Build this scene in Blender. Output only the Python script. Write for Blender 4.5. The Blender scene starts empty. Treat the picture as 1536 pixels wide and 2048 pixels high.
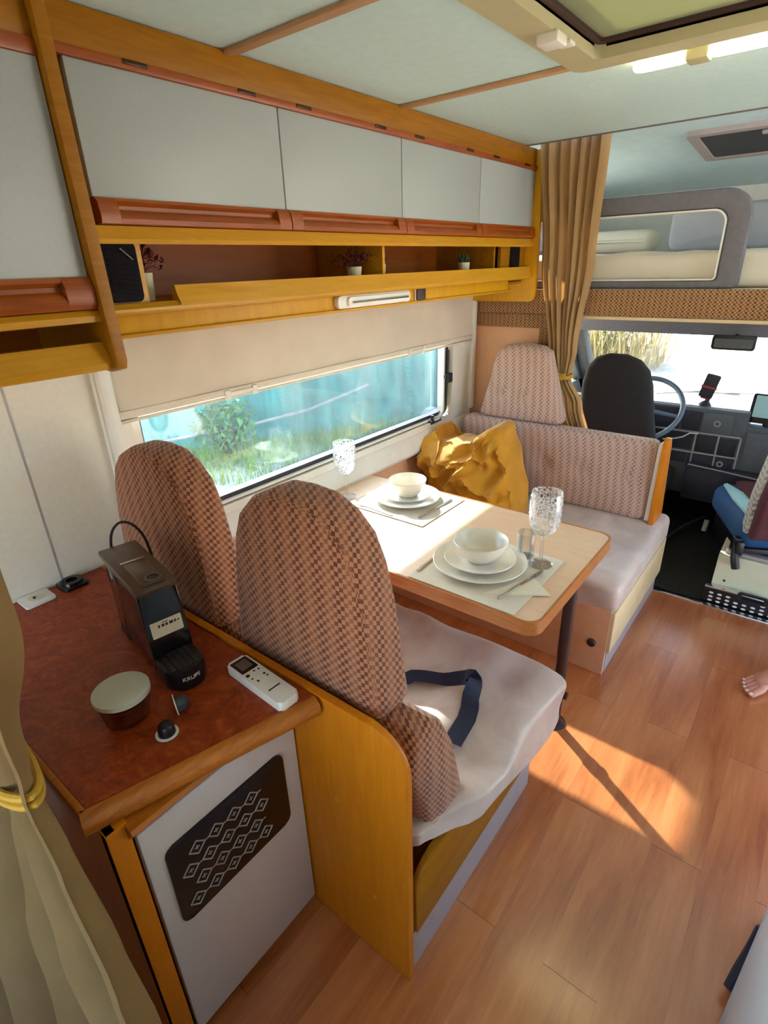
import bpy, bmesh, math, random
from mathutils import Vector, Matrix, Euler, noise
R = math.radians
random.seed(7)
scene = bpy.context.scene
COL = scene.collection

# ------------------------------------------------------------------ camera
cam_d = bpy.data.cameras.new('camera')
cam = bpy.data.objects.new('camera', cam_d); COL.objects.link(cam)
cam_d.sensor_fit = 'VERTICAL'; cam_d.sensor_height = 36.0
cam_d.lens = 36.0 * 1088.23 / 2048.0
cam_d.clip_start = 0.02; cam_d.clip_end = 300
cr = Vector((0.78693456, 0.61635286, -0.02903713))
cu = -Vector((0.23457332, -0.34235638, -0.90981727))
cb = -Vector((-0.57070952, 0.70915532, -0.413992))
mw = Matrix((cr, cu, cb)).transposed().to_4x4()
mw.translation = Vector((0, 0, 1.5))
cam.matrix_world = mw
scene.camera = cam

# ------------------------------------------------------------------ light
scene.view_settings.view_transform = 'Standard'
scene.view_settings.look = 'None'
scene.view_settings.gamma = 1.0
scene.view_settings.use_curve_mapping = False
scene.view_settings.exposure = EXPO = 1.1
SUN_EL, SUN_AZ = R(33), math.atan2(0.52, -0.855)
world = bpy.data.worlds.new('sky'); scene.world = world
world.use_nodes = True
wn = world.node_tree
bg = wn.nodes['Background']
sky = wn.nodes.new('ShaderNodeTexSky')
sky.sky_type = 'NISHITA'; sky.sun_disc = False
sky.sun_elevation = SUN_EL; sky.sun_rotation = R(-58.7)
sky.air_density = 1.0; sky.dust_density = 1.5; sky.ozone_density = 1.0
wn.links.new(sky.outputs[0], bg.inputs[0]); bg.inputs[1].default_value = 0.62
sd = bpy.data.lights.new('sun', 'SUN'); sd.energy = 20.0; sd.angle = R(1.2); sd.color = (1.0, 0.965, 0.91)
sun = bpy.data.objects.new('sun', sd); COL.objects.link(sun)
d = -Vector((math.cos(SUN_AZ) * math.cos(SUN_EL), math.sin(SUN_AZ) * math.cos(SUN_EL), math.sin(SUN_EL)))
sun.rotation_euler = d.to_track_quat('-Z', 'Y').to_euler(); sun.location = (-8, 5, 7)

# ------------------------------------------------------------------ materials
def lin(c):
    return tuple(((v / 255.0) / 12.92 if v / 255.0 <= 0.04045 else ((v / 255.0 + 0.055) / 1.055) ** 2.4) for v in c) + (1.0,)
class NT:
    def __init__(s, name):
        s.m = bpy.data.materials.new(name); s.m.use_nodes = True
        s.t = s.m.node_tree; s.b = s.t.nodes['Principled BSDF']; s.out = s.t.nodes['Material Output']
    def n(s, k, **kw):
        x = s.t.nodes.new('ShaderNode' + k)
        for a, v in kw.items(): setattr(x, a, v)
        return x
    def l(s, a, b): s.t.links.new(a, b)
    def math(s, op, a, b=None):
        x = s.n('Math', operation=op)
        for i, v in enumerate((a, b)):
            if v is None: continue
            if hasattr(v, 'links'): s.l(v, x.inputs[i])
            else: x.inputs[i].default_value = v
        return x.outputs[0]
    def mix(s, f, a, b):
        x = s.n('Mix', data_type='RGBA')
        for i, v in ((0, f), (6, a), (7, b)):
            if hasattr(v, 'links'): s.l(v, x.inputs[i])
            else: x.inputs[i].default_value = v
        return x.outputs[2]
    def noise(s, vec, scale, detail=3, rough=.5, dist=0):
        x = s.n('TexNoise'); x.inputs['Scale'].default_value = scale; x.inputs['Detail'].default_value = detail
        x.inputs['Roughness'].default_value = rough; x.inputs['Distortion'].default_value = dist
        if vec is not None: s.l(vec, x.inputs['Vector'])
        return x.outputs['Fac']
    def bump(s, h, st=.2, dist=.01):
        x = s.n('Bump'); x.inputs['Strength'].default_value = st; x.inputs['Distance'].default_value = dist
        s.l(h, x.inputs['Height']); s.l(x.outputs[0], s.b.inputs['Normal'])
    def coord(s, scale=(1, 1, 1), rnd=False):
        tc = s.n('TexCoord'); mp = s.n('Mapping'); mp.inputs['Scale'].default_value = scale
        s.l(tc.outputs['Object'], mp.inputs['Vector'])
        if rnd:
            oi = s.n('ObjectInfo'); cx = s.n('CombineXYZ')
            a = s.math('MULTIPLY', oi.outputs['Random'], 37.0); s.l(a, cx.inputs[0]); s.l(a, cx.inputs[1]); s.l(a, cx.inputs[2])
            s.l(cx.outputs[0], mp.inputs['Location'])
        return mp.outputs[0]
    def ramp(s, f, stops):
        x = s.n('ValToRGB'); e = x.color_ramp.elements
        while len(e) < len(stops): e.new(.5)
        for i, (p, c) in enumerate(stops): e[i].position = p; e[i].color = c
        s.l(f, x.inputs[0]); return x.outputs[0]

MAT = {}
def plain(name, col, rough=.5, metal=0, var=.06, vs=18, bump=0, bs=200, spec=.5, sheen=0, coat=0):
    t = NT(name); c = lin(col)
    v = t.coord()
    f = t.noise(v, vs, 4)
    lo = tuple(x * (1 - var) for x in c[:3]) + (1,); hi = tuple(min(1, x * (1 + var)) for x in c[:3]) + (1,)
    t.l(t.ramp(f, [(.3, lo), (.7, hi)]), t.b.inputs['Base Color'])
    t.b.inputs['Roughness'].default_value = rough; t.b.inputs['Metallic'].default_value = metal
    t.b.inputs['Specular IOR Level'].default_value = spec
    if sheen: t.b.inputs['Sheen Weight'].default_value = sheen; t.b.inputs['Sheen Roughness'].default_value = .4
    if coat: t.b.inputs['Coat Weight'].default_value = coat; t.b.inputs['Coat Roughness'].default_value = .15
    if bump: t.bump(t.noise(v, bs, 3), bump, .003)
    MAT[name] = t.m; return t.m
def wood(name, c1, c2, axis='Y', rough=.4, stretch=14, sc=5, bump=.06, coat=0, rnd=True):
    t = NT(name); s = {'X': (1, stretch, stretch), 'Y': (stretch, 1, stretch), 'Z': (stretch, stretch, 1)}[axis]
    v = t.coord(s, rnd)
    f = t.noise(v, sc, 6, .62, 1.2); g = t.noise(v, sc * 7, 3, .6)
    a = t.math('ADD', t.math('MULTIPLY', f, .75), t.math('MULTIPLY', g, .25))
    t.l(t.ramp(a, [(.32, lin(c1)), (.68, lin(c2))]), t.b.inputs['Base Color'])
    t.b.inputs['Roughness'].default_value = rough
    if name.startswith('ochre'): t.b.inputs['Specular IOR Level'].default_value = .25
    if coat: t.b.inputs['Coat Weight'].default_value = coat; t.b.inputs['Coat Roughness'].default_value = .2
    t.bump(g, bump, .002); MAT[name] = t.m; return t.m
def fabric(name, base, dark, cell, colpitch=0.042, rough=.9, contrast=.75):
    """woven check cloth: tan / brown cells with columns of darker cells"""
    t = NT(name); tc = t.n('TexCoord'); sp = t.n('SeparateXYZ'); t.l(tc.outputs['Object'], sp.inputs[0])
    X, Y, Z = sp.outputs
    u = t.math('ADD', X, Y); v = t.math('ADD', Z, t.math('MULTIPLY', Y, .6))
    iu = t.math('FLOOR', t.math('DIVIDE', u, cell)); iv = t.math('FLOOR', t.math('DIVIDE', v, cell))
    ch = t.math('ABSOLUTE', t.math('MODULO', t.math('ADD', iu, iv), 2.0))
    k = t.math('ABSOLUTE', t.math('SUBTRACT', t.math('FRACT', t.math('DIVIDE', u, colpitch)), .5))
    colw = t.math('ADD', t.math('MULTIPLY', t.math('SUBTRACT', .5, k), 1.2), 1 - contrast)
    cx = t.n('CombineXYZ'); t.l(u, cx.inputs[0]); t.l(v, cx.inputs[1])
    nz = t.noise(cx.outputs[0], 60, 3)
    f = t.math('MINIMUM', t.math('MULTIPLY', ch, t.math('MULTIPLY', colw, t.math('ADD', .6, t.math('MULTIPLY', nz, .8)))), 1.0)
    big = t.noise(cx.outputs[0], 6, 2)
    b2 = t.mix(t.math('MULTIPLY', big, .35), lin(base), tuple(x * .72 for x in lin(base)[:3]) + (1,))
    t.l(t.mix(f, b2, lin(dark)), t.b.inputs['Base Color'])
    t.b.inputs['Roughness'].default_value = rough
    t.b.inputs['Sheen Weight'].default_value = .25
    t.bump(t.math('ADD', t.math('MULTIPLY', ch, .7), t.math('MULTIPLY', t.noise(cx.outputs[0], 900, 2), .6)), .25, .002)
    MAT[name] = t.m; return t.m
def glassy(name, tint=(1, 1, 1), refl=.08, rough=.02, dirt=0):
    t = NT(name); t.t.nodes.remove(t.b)
    tr = t.n('BsdfTransparent'); tr.inputs[0].default_value = tuple(tint) + (1,)
    gl = t.n('BsdfGlossy'); gl.inputs['Roughness'].default_value = rough
    fr = t.n('Fresnel'); fr.inputs[0].default_value = 1.45
    mx = t.n('MixShader'); t.l(t.math('MINIMUM', t.math('MULTIPLY', fr.outputs[0], refl / .04), .6), mx.inputs[0])
    t.l(tr.outputs[0], mx.inputs[1]); t.l(gl.outputs[0], mx.inputs[2])
    o = mx.outputs[0]
    if dirt:
        df = t.n('BsdfDiffuse'); df.inputs[0].default_value = (.55, .66, .68, 1)
        m2 = t.n('MixShader'); v = t.coord((1, 3, 1))
        t.l(t.math('MULTIPLY', t.math('POWER', t.noise(v, 2.2, 6, .65, .8), 2.0), dirt), m2.inputs[0])
        t.l(o, m2.inputs[1]); t.l(df.outputs[0], m2.inputs[2]); o = m2.outputs[0]
    t.l(o, t.out.inputs[0]); MAT[name] = t.m; return t.m
def emit(name, col, st):
    t = NT(name); t.b.inputs['Base Color'].default_value = lin(col)
    t.b.inputs['Emission Color'].default_value = lin(col); t.b.inputs['Emission Strength'].default_value = st
    MAT[name] = t.m; return t.m

plain('white_laminate', (172, 178, 176), .42, var=.03, vs=220)
plain('white_door', (218, 210, 208), .42, var=.03, vs=220)
plain('cream_wall', (226, 216, 196), .6, var=.03, vs=60, bump=.1, bs=300)
plain('peach_wall', (228, 172, 130), .6, var=.04, vs=30, bump=.12, bs=300)
plain('ceiling_white', (208, 236, 234), .7, var=.03, vs=40, bump=.15, bs=350)
plain('ceiling_cream', (232, 230, 224), .7, var=.03)
plain('alcove_blue', (206, 230, 238), .65, var=.04, vs=20)
wood('ochre_ply', (146, 92, 6), (174, 114, 12), 'Y', .45, 10, 4, .04, .04)
wood('ochre_bright', (206, 146, 16), (222, 164, 26), 'Z', .42, 8, 4, .04, .05)
wood('ochre_panel', (196, 110, 10), (214, 128, 18), 'Z', .42, 8, 4, .04, .05)
wood('ochre_edge', (196, 136, 26), (214, 156, 38), 'Y', .35, 12, 6, .03, .12)
wood('orange_wood', (132, 58, 8), (176, 88, 18), 'Y', .40, 18, 5, .06, .08)
wood('nose_wood', (150, 78, 14), (192, 112, 28), 'Y', .40, 14, 6, .05, .1)
wood('strip_wood', (180, 136, 92), (206, 164, 120), 'X', .45, 14, 6, .05)
wood('brown_back', (164, 82, 10), (184, 98, 16), 'Y', .5, 8, 4, .04)
wood('table_top', (232, 186, 146), (242, 206, 170), 'X', .40, 10, 5, .03, 1.0)
MAT['table_top'].node_tree.nodes['Principled BSDF'].inputs['Coat Roughness'].default_value = .34
MAT['table_top'].node_tree.nodes['Principled BSDF'].inputs['Specular IOR Level'].default_value = .8
wood('table_edge', (170, 98, 40), (204, 132, 66), 'X', .35, 10, 6, .04, .3)
plain('dark_brown', (58, 30, 24), .5, var=.15)
plain('plinth_grey', (170, 158, 158), .5, var=.05)
plain('cream_board', (222, 196, 150), .45, var=.05)
fabric('check_fabric', (184, 122, 86), (98, 48, 28), .0098, .05, contrast=.5)
fabric('dot_fabric', (206, 168, 150), (66, 38, 34), .0092, .037, contrast=.92)
fabric('woven_pelmet', (186, 138, 88), (74, 44, 30), .0075, .0225, contrast=.55)
fabric('dot_fabric_pale', (206, 206, 196), (96, 104, 104), .0145, .043, contrast=.7)
plain('door_bluewhite', (196, 208, 218), .4, var=.03)
plain('mustard_cloth', (206, 140, 18), .85, var=.15, vs=9, bump=.5, bs=260, sheen=.4)
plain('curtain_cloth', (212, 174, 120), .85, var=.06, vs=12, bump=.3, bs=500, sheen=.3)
plain('curtain_cloth_dimmed', (160, 132, 88), .9, var=.06, vs=12, bump=.3, bs=500)  # same curtain cloth darkened, to offset the light on the near curtain
plain('tie_yellow', (190, 146, 40), .7, var=.1, vs=60)
plain('blind_cloth', (214, 200, 178), .85, var=.05, vs=7)
plain('black_plastic', (20, 17, 22), .35, var=.2, vs=60)
plain('black_gloss', (16, 12, 18), .12, var=.1, vs=30)
plain('taupe_gloss', (96, 80, 72), .28, var=.08, vs=30)
plain('speaker_cloth', (34, 30, 34), .95, var=.2, spec=.1)
plain('dark_grey', (54, 54, 60), .6, var=.15, vs=40, bump=.2, bs=500)
plain('rail_grey', (116, 112, 116), .85, var=.08, vs=60, bump=.3, bs=600)
plain('seat_black', (38, 36, 40), .9, var=.15, vs=80, bump=.3, bs=500)
plain('seat_blue', (30, 78, 128), .8, var=.12, vs=60, bump=.3, bs=500)
plain('seat_aqua', (166, 214, 222), .7, var=.05)
plain('seat_maroon', (86, 44, 52), .85, var=.1)
plain('white_plastic', (232, 226, 214), .4, var=.03)
plain('ceramic', (238, 230, 214), .22, var=.02, coat=.4)
plain('lid_frost', (196, 198, 182), .4, var=.03)
plain('linen_mat', (226, 214, 192), .85, var=.06, vs=300, bump=.4, bs=600)
plain('paper_napkin', (238, 226, 200), .85, var=.03, vs=100)
plain('steel', (206, 200, 194), .22, 1, var=.03)
plain('chrome', (220, 220, 222), .12, 1, var=.02)
plain('bronze', (70, 44, 30), .35, .6, var=.1)
plain('sheet', (226, 214, 194), .85, var=.04, vs=5, bump=.5, bs=14)
plain('pillow_grey', (176, 176, 182), .85, var=.05, vs=12)
plain('carpet_black', (34, 34, 32), .95, var=.4, vs=30, bump=.6, bs=300)
plain('cream_metal', (208, 206, 176), .5, var=.06, vs=12)
plain('dash_grey', (92, 96, 98), .6, var=.1, vs=20, bump=.2, bs=500)
plain('dash_dark', (40, 40, 48), .6, var=.12, vs=20)
plain('wheel_grey', (104, 122, 140), .35, var=.1)
plain('navy_plastic', (24, 36, 62), .45, var=.1)
plain('skin', (206, 142, 116), .55, var=.06, vs=40)
plain('nail', (236, 190, 170), .3, var=.03)
plain('denim', (52, 66, 96), .9, var=.12, vs=80)
plain('shirt', (196, 196, 190), .9, var=.05)
plain('hair', (52, 34, 24), .6, var=.2)
plain('leaf_red', (92, 30, 34), .6, var=.25, vs=50)
plain('leaf_green', (52, 74, 40), .6, var=.25, vs=50)
plain('pot_white', (216, 204, 176), .6, var=.04)
plain('soil', (48, 34, 24), .95, var=.3)
plain('hatch_cream', (190, 182, 140), .5, var=.04)
plain('hatch_blind', (150, 150, 116), .7, var=.05)
plain('gasket', (44, 42, 54), .6, var=.1)
plain('stone', (214, 208, 198), .9, var=.2, vs=6, bump=.6, bs=20)
plain('red_plastic', (170, 50, 40), .5)
glassy('acrylic', (.86, .95, .97), .05, .03, .22)
glassy('screen_glass', (.94, .97, .97), .05)
glassy('clear_glass', (.97, .97, .97), .06, .03)
glassy('amber_tank', (.62, .50, .46), .10, .05)
emit('lamp_glow', (255, 226, 170), 9.0)
emit('tablet_screen', (120, 150, 150), .25)

# satin seat cover
t = NT('satin'); v = t.coord((1, 1, 1)); nz = t.noise(v, 5, 4, .55, 1.6)
t.l(t.ramp(nz, [(.3, lin((188, 162, 148))), (.7, lin((214, 194, 182)))]), t.b.inputs['Base Color'])
t.b.inputs['Roughness'].default_value = .42; t.b.inputs['Sheen Weight'].default_value = .35
w1 = t.noise(t.coord((1, 1.6, 1.5)), 2.6, 1, .4, 1.2)
t.bump(w1, .5, .04); MAT['satin'] = t.m
# burl worktop
t = NT('burl'); v = t.coord((1, 1, 1)); a = t.noise(v, 16, 8, .68, 2.6); b = t.noise(v, 60, 5, .7, 1.5)
f = t.math('ADD', t.math('MULTIPLY', a, .65), t.math('MULTIPLY', b, .35))
t.l(t.ramp(f, [(.3, lin((96, 26, 6))), (.5, lin((148, 56, 18))), (.72, lin((190, 92, 38)))]), t.b.inputs['Base Color'])
t.b.inputs['Roughness'].default_value = .38; t.b.inputs['Specular IOR Level'].default_value = .35; MAT['burl'] = t.m
# oak laminate planks
t = NT('oak_plank'); v = t.coord((11, 1, 11), True); a = t.noise(v, 2.6, 6, .62, 1.8); g = t.noise(v, 30, 3)
wv = t.n('TexWave', wave_type='RINGS', rings_direction='X'); wv.inputs['Scale'].default_value = .55; wv.inputs['Distortion'].default_value = 9; wv.inputs['Detail'].default_value = 3; wv.inputs['Detail Scale'].default_value = .8
t.l(v, wv.inputs['Vector'])
f = t.math('ADD', t.math('MULTIPLY', a, .55), t.math('ADD', t.math('MULTIPLY', wv.outputs['Fac'], .22), t.math('MULTIPLY', g, .2)))
oi = t.n('ObjectInfo'); f = t.math('ADD', f, t.math('MULTIPLY', t.math('SUBTRACT', oi.outputs['Random'], .5), .035))
t.l(t.ramp(f, [(.25, lin((160, 82, 38))), (.52, lin((192, 112, 60))), (.8, lin((212, 138, 86)))]), t.b.inputs['Base Color'])
t.b.inputs['Roughness'].default_value = .30; t.b.inputs['Specular IOR Level'].default_value = .6; t.b.inputs['Coat Weight'].default_value = 1.0; t.b.inputs['Coat Roughness'].default_value = .2; t.b.inputs['Coat IOR'].default_value = 1.6
t.bump(g, .05, .002); MAT['oak_plank'] = t.m
# mosaic of exterior
t = NT('gravel'); v = t.coord(); a = t.noise(v, 1.2, 6, .7); b = t.noise(v, 14, 4)
t.l(t.ramp(t.math('ADD', t.math('MULTIPLY', a, .6), t.math('MULTIPLY', b, .4)), [(.3, lin((196, 178, 152))), (.7, lin((236, 226, 208)))]), t.b.inputs['Base Color'])
t.b.inputs['Roughness'].default_value = .95; t.bump(b, .6, .05); MAT['gravel'] = t.m
t = NT('tarp_teal'); v = t.coord((1, 1, 1)); a = t.noise(v, 1.1, 6, .62, .8); st = t.noise(t.coord((1, 6, .6)), 2.0, 4)
t.l(t.ramp(t.math('ADD', t.math('MULTIPLY', a, .6), t.math('MULTIPLY', st, .4)), [(.35, lin((46, 100, 106))), (.6, lin((84, 142, 144))), (.75, lin((124, 176, 174)))]), t.b.inputs['Base Color'])
t.b.inputs['Roughness'].default_value = .8; t.bump(st, .3, .05); MAT['tarp_teal'] = t.m
plain('grass', (126, 158, 48), .9, var=.35, vs=3)
plain('dry_grass', (196, 176, 116), .9, var=.3, vs=3)
plain('bush_green', (96, 132, 84), .9, var=.35, vs=2)
# ------------------------------------------------------------------ mesh helpers
WL = {}
def wloc(o): return WL.get(o.name, Vector((0, 0, 0)))
def obj(name, bm, mat, parent=None, smooth=True, ang=38, origin=None):
    """link a bmesh built in the parent's frame (world when top-level or parent unrotated) as one mesh object"""
    bmesh.ops.recalc_face_normals(bm, faces=bm.faces)
    me = bpy.data.meshes.new(name)
    if origin is None:
        xs = [v.co.x for v in bm.verts]; ys = [v.co.y for v in bm.verts]; zs = [v.co.z for v in bm.verts]
        origin = Vector(((min(xs) + max(xs)) / 2, (min(ys) + max(ys)) / 2, min(zs)))
    bm.transform(Matrix.Translation(-origin))
    bm.to_mesh(me); bm.free()
    if smooth:
        for p in me.polygons: p.use_smooth = True
        me.set_sharp_from_angle(angle=R(ang))
    me.materials.append(MAT[mat] if isinstance(mat, str) else mat)
    o = bpy.data.objects.new(name, me); COL.objects.link(o)
    if parent is not None:
        o.parent = parent; o.location = origin - wloc(parent)
    else: o.location = origin
    WL[o.name] = origin.copy()
    return o
def tag(o, label, cat, group=None, kind=None):
    o['label'] = label; o['category'] = cat
    if group: o['group'] = group
    if kind: o['kind'] = kind
    return o
def struct(o): o['kind'] = 'structure'; return o
def thing(name, label, cat, loc=(0, 0, 0), group=None):
    o = bpy.data.objects.new(name, None); COL.objects.link(o); o.location = loc; o.empty_display_size = .05
    WL[o.name] = Vector(loc); return tag(o, label, cat, group)
def place(o, loc, rz=0, rx=0, ry=0):
    o.location = loc; o.rotation_euler = (rx, ry, rz)
def dup(root, loc, rz, label=None):
    r = root.copy(); COL.objects.link(r); r.location = loc; r.rotation_euler = (root.rotation_euler.x, root.rotation_euler.y, rz)
    if label: r['label'] = label
    for ch in list(root.children):
        c = ch.copy(); COL.objects.link(c); c.parent = r
        for g in ch.children:
            q = g.copy(); COL.objects.link(q); q.parent = c
    return r
def B(): return bmesh.new()
def box(bm, x0, x1, y0, y1, z0, z1, bev=0, seg=2):
    r = bmesh.ops.create_cube(bm, size=1.0)
    vs = r['verts']
    for v in vs: v.co = Vector(((x0 + x1) / 2 + v.co.x * (x1 - x0), (y0 + y1) / 2 + v.co.y * (y1 - y0), (z0 + z1) / 2 + v.co.z * (z1 - z0)))
    if bev:
        es = list({e for v in vs for e in v.link_edges})
        bmesh.ops.bevel(bm, geom=es, offset=bev, segments=seg, profile=.5, affect='EDGES')
    return bm
def bx(*a, **k): return box(B(), *a, **k)
AX = {'X': lambda u, v, w: Vector((w, u, v)), 'Y': lambda u, v, w: Vector((u, w, v)), 'Z': lambda u, v, w: Vector((u, v, w))}
def prism(bm, pts, axis, a0, a1, bev=0, seg=2):
    """polygon in the plane normal to axis (X: (y,z), Y: (x,z), Z: (x,y)) extruded a0..a1"""
    f = AX[axis]
    A = [bm.verts.new(f(u, v, a0)) for u, v in pts]; C = [bm.verts.new(f(u, v, a1)) for u, v in pts]
    n = len(pts); fa = bm.faces.new(A); fc = bm.faces.new(C[::-1])
    for i in range(n): bm.faces.new((A[i], A[(i + 1) % n], C[(i + 1) % n], C[i]))
    if bev: bmesh.ops.bevel(bm, geom=list(fa.edges) + list(fc.edges), offset=bev, segments=seg, profile=.5, affect='EDGES')
    return bm
def rrect(x0, x1, y0, y1, r, n=6):
    """rounded rectangle; r = one radius or (bl, br, tr, tl)"""
    if not isinstance(r, (tuple, list)): r = (r,) * 4
    out = []
    for (cx, cy, rr, a0) in ((x0 + r[0], y0 + r[0], r[0], 180), (x1 - r[1], y0 + r[1], r[1], 270), (x1 - r[2], y1 - r[2], r[2], 0), (x0 + r[3], y1 - r[3], r[3], 90)):
        if rr <= 1e-5: out.append((cx, cy)); continue
        for i in range(n + 1):
            a = R(a0 + 90 * i / n); out.append((cx + rr * math.cos(a), cy + rr * math.sin(a)))
    return out
def ring(bm, outer, inner, axis, a0, a1):
    """frame between two loops with the same number of points"""
    f = AX[axis]; n = len(outer)
    L = [[bm.verts.new(f(u, v, a)) for u, v in loop] for loop in (outer, inner) for a in (a0, a1)]
    o0, o1, i0, i1 = L
    for i in range(n):
        j = (i + 1) % n
        for a, b in ((o0, o1), (o1, i1), (i1, i0), (i0, o0)):
            bm.faces.new((a[i], a[j], b[j], b[i]))
    return bm
def tube(bm, pts, r, n=10, closed=False, caps=True):
    P = [Vector(p) for p in pts]; m = len(P); rs = r if isinstance(r, (list, tuple)) else [r] * m
    rings = []; up = None
    for i in range(m):
        a = P[(i - 1) % m] if (i > 0 or closed) else P[i]; b = P[(i + 1) % m] if (i < m - 1 or closed) else P[i]
        tdir = (b - a).normalized()
        if up is None:
            up = Vector((0, 0, 1)) if abs(tdir.z) < .9 else Vector((1, 0, 0))
        s = tdir.cross(up).normalized(); up = s.cross(tdir).normalized()
        rings.append([bm.verts.new(P[i] + (s * math.cos(2 * math.pi * k / n) + up * math.sin(2 * math.pi * k / n)) * rs[i]) for k in range(n)])
    for i in range(m if closed else m - 1):
        A, C = rings[i], rings[(i + 1) % m]
        for k in range(n): bm.faces.new((A[k], A[(k + 1) % n], C[(k + 1) % n], C[k]))
    if caps and not closed:
        bm.faces.new(rings[0][::-1]); bm.faces.new(rings[-1])
    return bm
def lathe(bm, prof, c=(0, 0, 0), n=32, axis='Z'):
    """profile of (r, h) turned about a vertical axis"""
    c = Vector(c); rows = []
    mp = {'Z': lambda r, a, h: Vector((r * math.cos(a), r * math.sin(a), h)), 'Y': lambda r, a, h: Vector((r * math.cos(a), h, r * math.sin(a))), 'X': lambda r, a, h: Vector((h, r * math.cos(a), r * math.sin(a)))}[axis]
    for r, h in prof:
        rows.append([bm.verts.new(c + mp(0, 0, h))] if r < 1e-6 else [bm.verts.new(c + mp(r, 2 * math.pi * k / n, h)) for k in range(n)])
    for A, C in zip(rows, rows[1:]):
        for k in range(n):
            j = (k + 1) % n
            if len(A) == 1 and len(C) == 1: continue
            if len(A) == 1: bm.faces.new((A[0], C[k], C[j]))
            elif len(C) == 1: bm.faces.new((A[k], A[j], C[0]))
            else: bm.faces.new((A[k], A[j], C[j], C[k]))
    return bm
def resample(pts, step):
    out = []; n = len(pts)
    for i in range(n):
        a = Vector(pts[i]); b = Vector(pts[(i + 1) % n]); k = max(1, int((b - a).length / step + .5))
        for j in range(k): out.append(tuple(a.lerp(b, j / k)))
    return out
def pad(bm, outline, axis, w0, w1, r=.03, bulge=.01, seg=4, rings=6, deform=None):
    """upholstered slab: an outline with thickness, rounded rims and bulging faces"""
    f = AX[axis]; pts = [Vector(p) for p in outline]; n = len(pts)
    area = sum(pts[i].x * pts[(i + 1) % n].y - pts[(i + 1) % n].x * pts[i].y for i in range(n))
    if area < 0: pts.reverse()
    c = sum(pts, Vector((0, 0))) / n
    nr = []
    for i in range(n):
        e = pts[(i + 1) % n] - pts[i - 1]; nr.append(Vector((-e.y, e.x)).normalized())
    def loop(ins): return [pts[i] + nr[i] * ins for i in range(n)]
    lay = []; base = loop(r)
    for k in range(1, rings + 1):
        s = k / rings; b = bulge * (1 - s * s)
        lay.append(([c + (p - c) * s for p in base], w0 - b))
    for k in range(1, seg + 1):
        a = R(90 * k / seg); lay.append((loop(r * (1 - math.sin(a))), w0 + r * (1 - math.cos(a))))
    for k in range(0, seg):
        a = R(90 * k / seg); lay.append((loop(r * (1 - math.cos(a))), w1 - r + r * math.sin(a)))
    for k in range(rings, 0, -1):
        s = k / rings; b = bulge * (1 - s * s)
        lay.append(([c + (p - c) * s for p in base], w1 + b))
    D = deform or (lambda p: p)
    rows = [[bm.verts.new(D(f(p.x, p.y, w))) for p in L] for L, w in lay]
    for A, C in zip(rows, rows[1:]):
        for i in range(n): bm.faces.new((A[i], A[(i + 1) % n], C[(i + 1) % n], C[i]))
    v0 = bm.verts.new(D(f(c.x, c.y, w0 - bulge))); v1 = bm.verts.new(D(f(c.x, c.y, w1 + bulge)))
    for i in range(n):
        bm.faces.new((rows[0][(i + 1) % n], rows[0][i], v0)); bm.faces.new((rows[-1][i], rows[-1][(i + 1) % n], v1))
    return bm
def rbox(bm, x0, x1, y0, y1, z0, z1, r=.03, cuts=10, deform=None):
    """box with well rounded edges and a fine mesh that a deform function can shape"""
    t = B(); bmesh.ops.create_cube(t, size=2.0)
    bmesh.ops.subdivide_edges(t, edges=t.edges[:], cuts=cuts, use_grid_fill=True)
    h = Vector(((x1 - x0) / 2, (y1 - y0) / 2, (z1 - z0) / 2)); c = Vector(((x0 + x1) / 2, (y0 + y1) / 2, (z0 + z1) / 2))
    for v in t.verts:
        p = Vector([math.copysign(abs(q) ** .75, q) * s for q, s in zip(v.co, h)])
        q = Vector([max(-(s - r), min(s - r, w)) for w, s in zip(p, h)]); e = p - q
        if e.length > 1e-9 and max(abs(p.x) / h.x, abs(p.y) / h.y, abs(p.z) / h.z) > .999: p = q + e.normalized() * r
        p = c + p
        v.co = deform(p) if deform else p
    me = bpy.data.meshes.new('tmp'); t.to_mesh(me); t.free(); bm.from_mesh(me); bpy.data.meshes.remove(me)
    return bm
def disc(bm, c, r, axis='Z', h=.002, n=16, bev=0):
    return lathe(bm, [(0, 0), (r, 0), (r, h), (0, h)], c, n, axis)
def text_mesh(s, size, depth=.0004):
    cu = bpy.data.curves.new('t', 'FONT'); cu.body = s; cu.size = size; cu.extrude = depth; cu.align_x = 'CENTER'; cu.align_y = 'CENTER'
    o = bpy.data.objects.new('t', cu); COL.objects.link(o)
    dg = bpy.context.evaluated_depsgraph_get(); me = bpy.data.meshes.new_from_object(o.evaluated_get(dg))
    bm = B(); bm.from_mesh(me); bpy.data.meshes.remove(me); bpy.data.objects.remove(o); bpy.data.curves.remove(cu)
    return bm
def grid(bm, fn, nu, nv, closed_u=False):
    V = [[bm.verts.new(fn(i / (nu if closed_u else nu - 1), j / (nv - 1))) for i in range(nu)] for j in range(nv)]
    for j in range(nv - 1):
        for i in range(nu if closed_u else nu - 1):
            k = (i + 1) % nu
            bm.faces.new((V[j][i], V[j][k], V[j + 1][k], V[j + 1][i]))
    return V
def lerp_tab(tab, x):
    if x <= tab[0][0]: return tab[0][1]
    for (a, va), (b, vb) in zip(tab, tab[1:]):
        if x <= b:
            s = (x - a) / (b - a); s = s * s * (3 - 2 * s); return va + (vb - va) * s
    return tab[-1][1]
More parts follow.
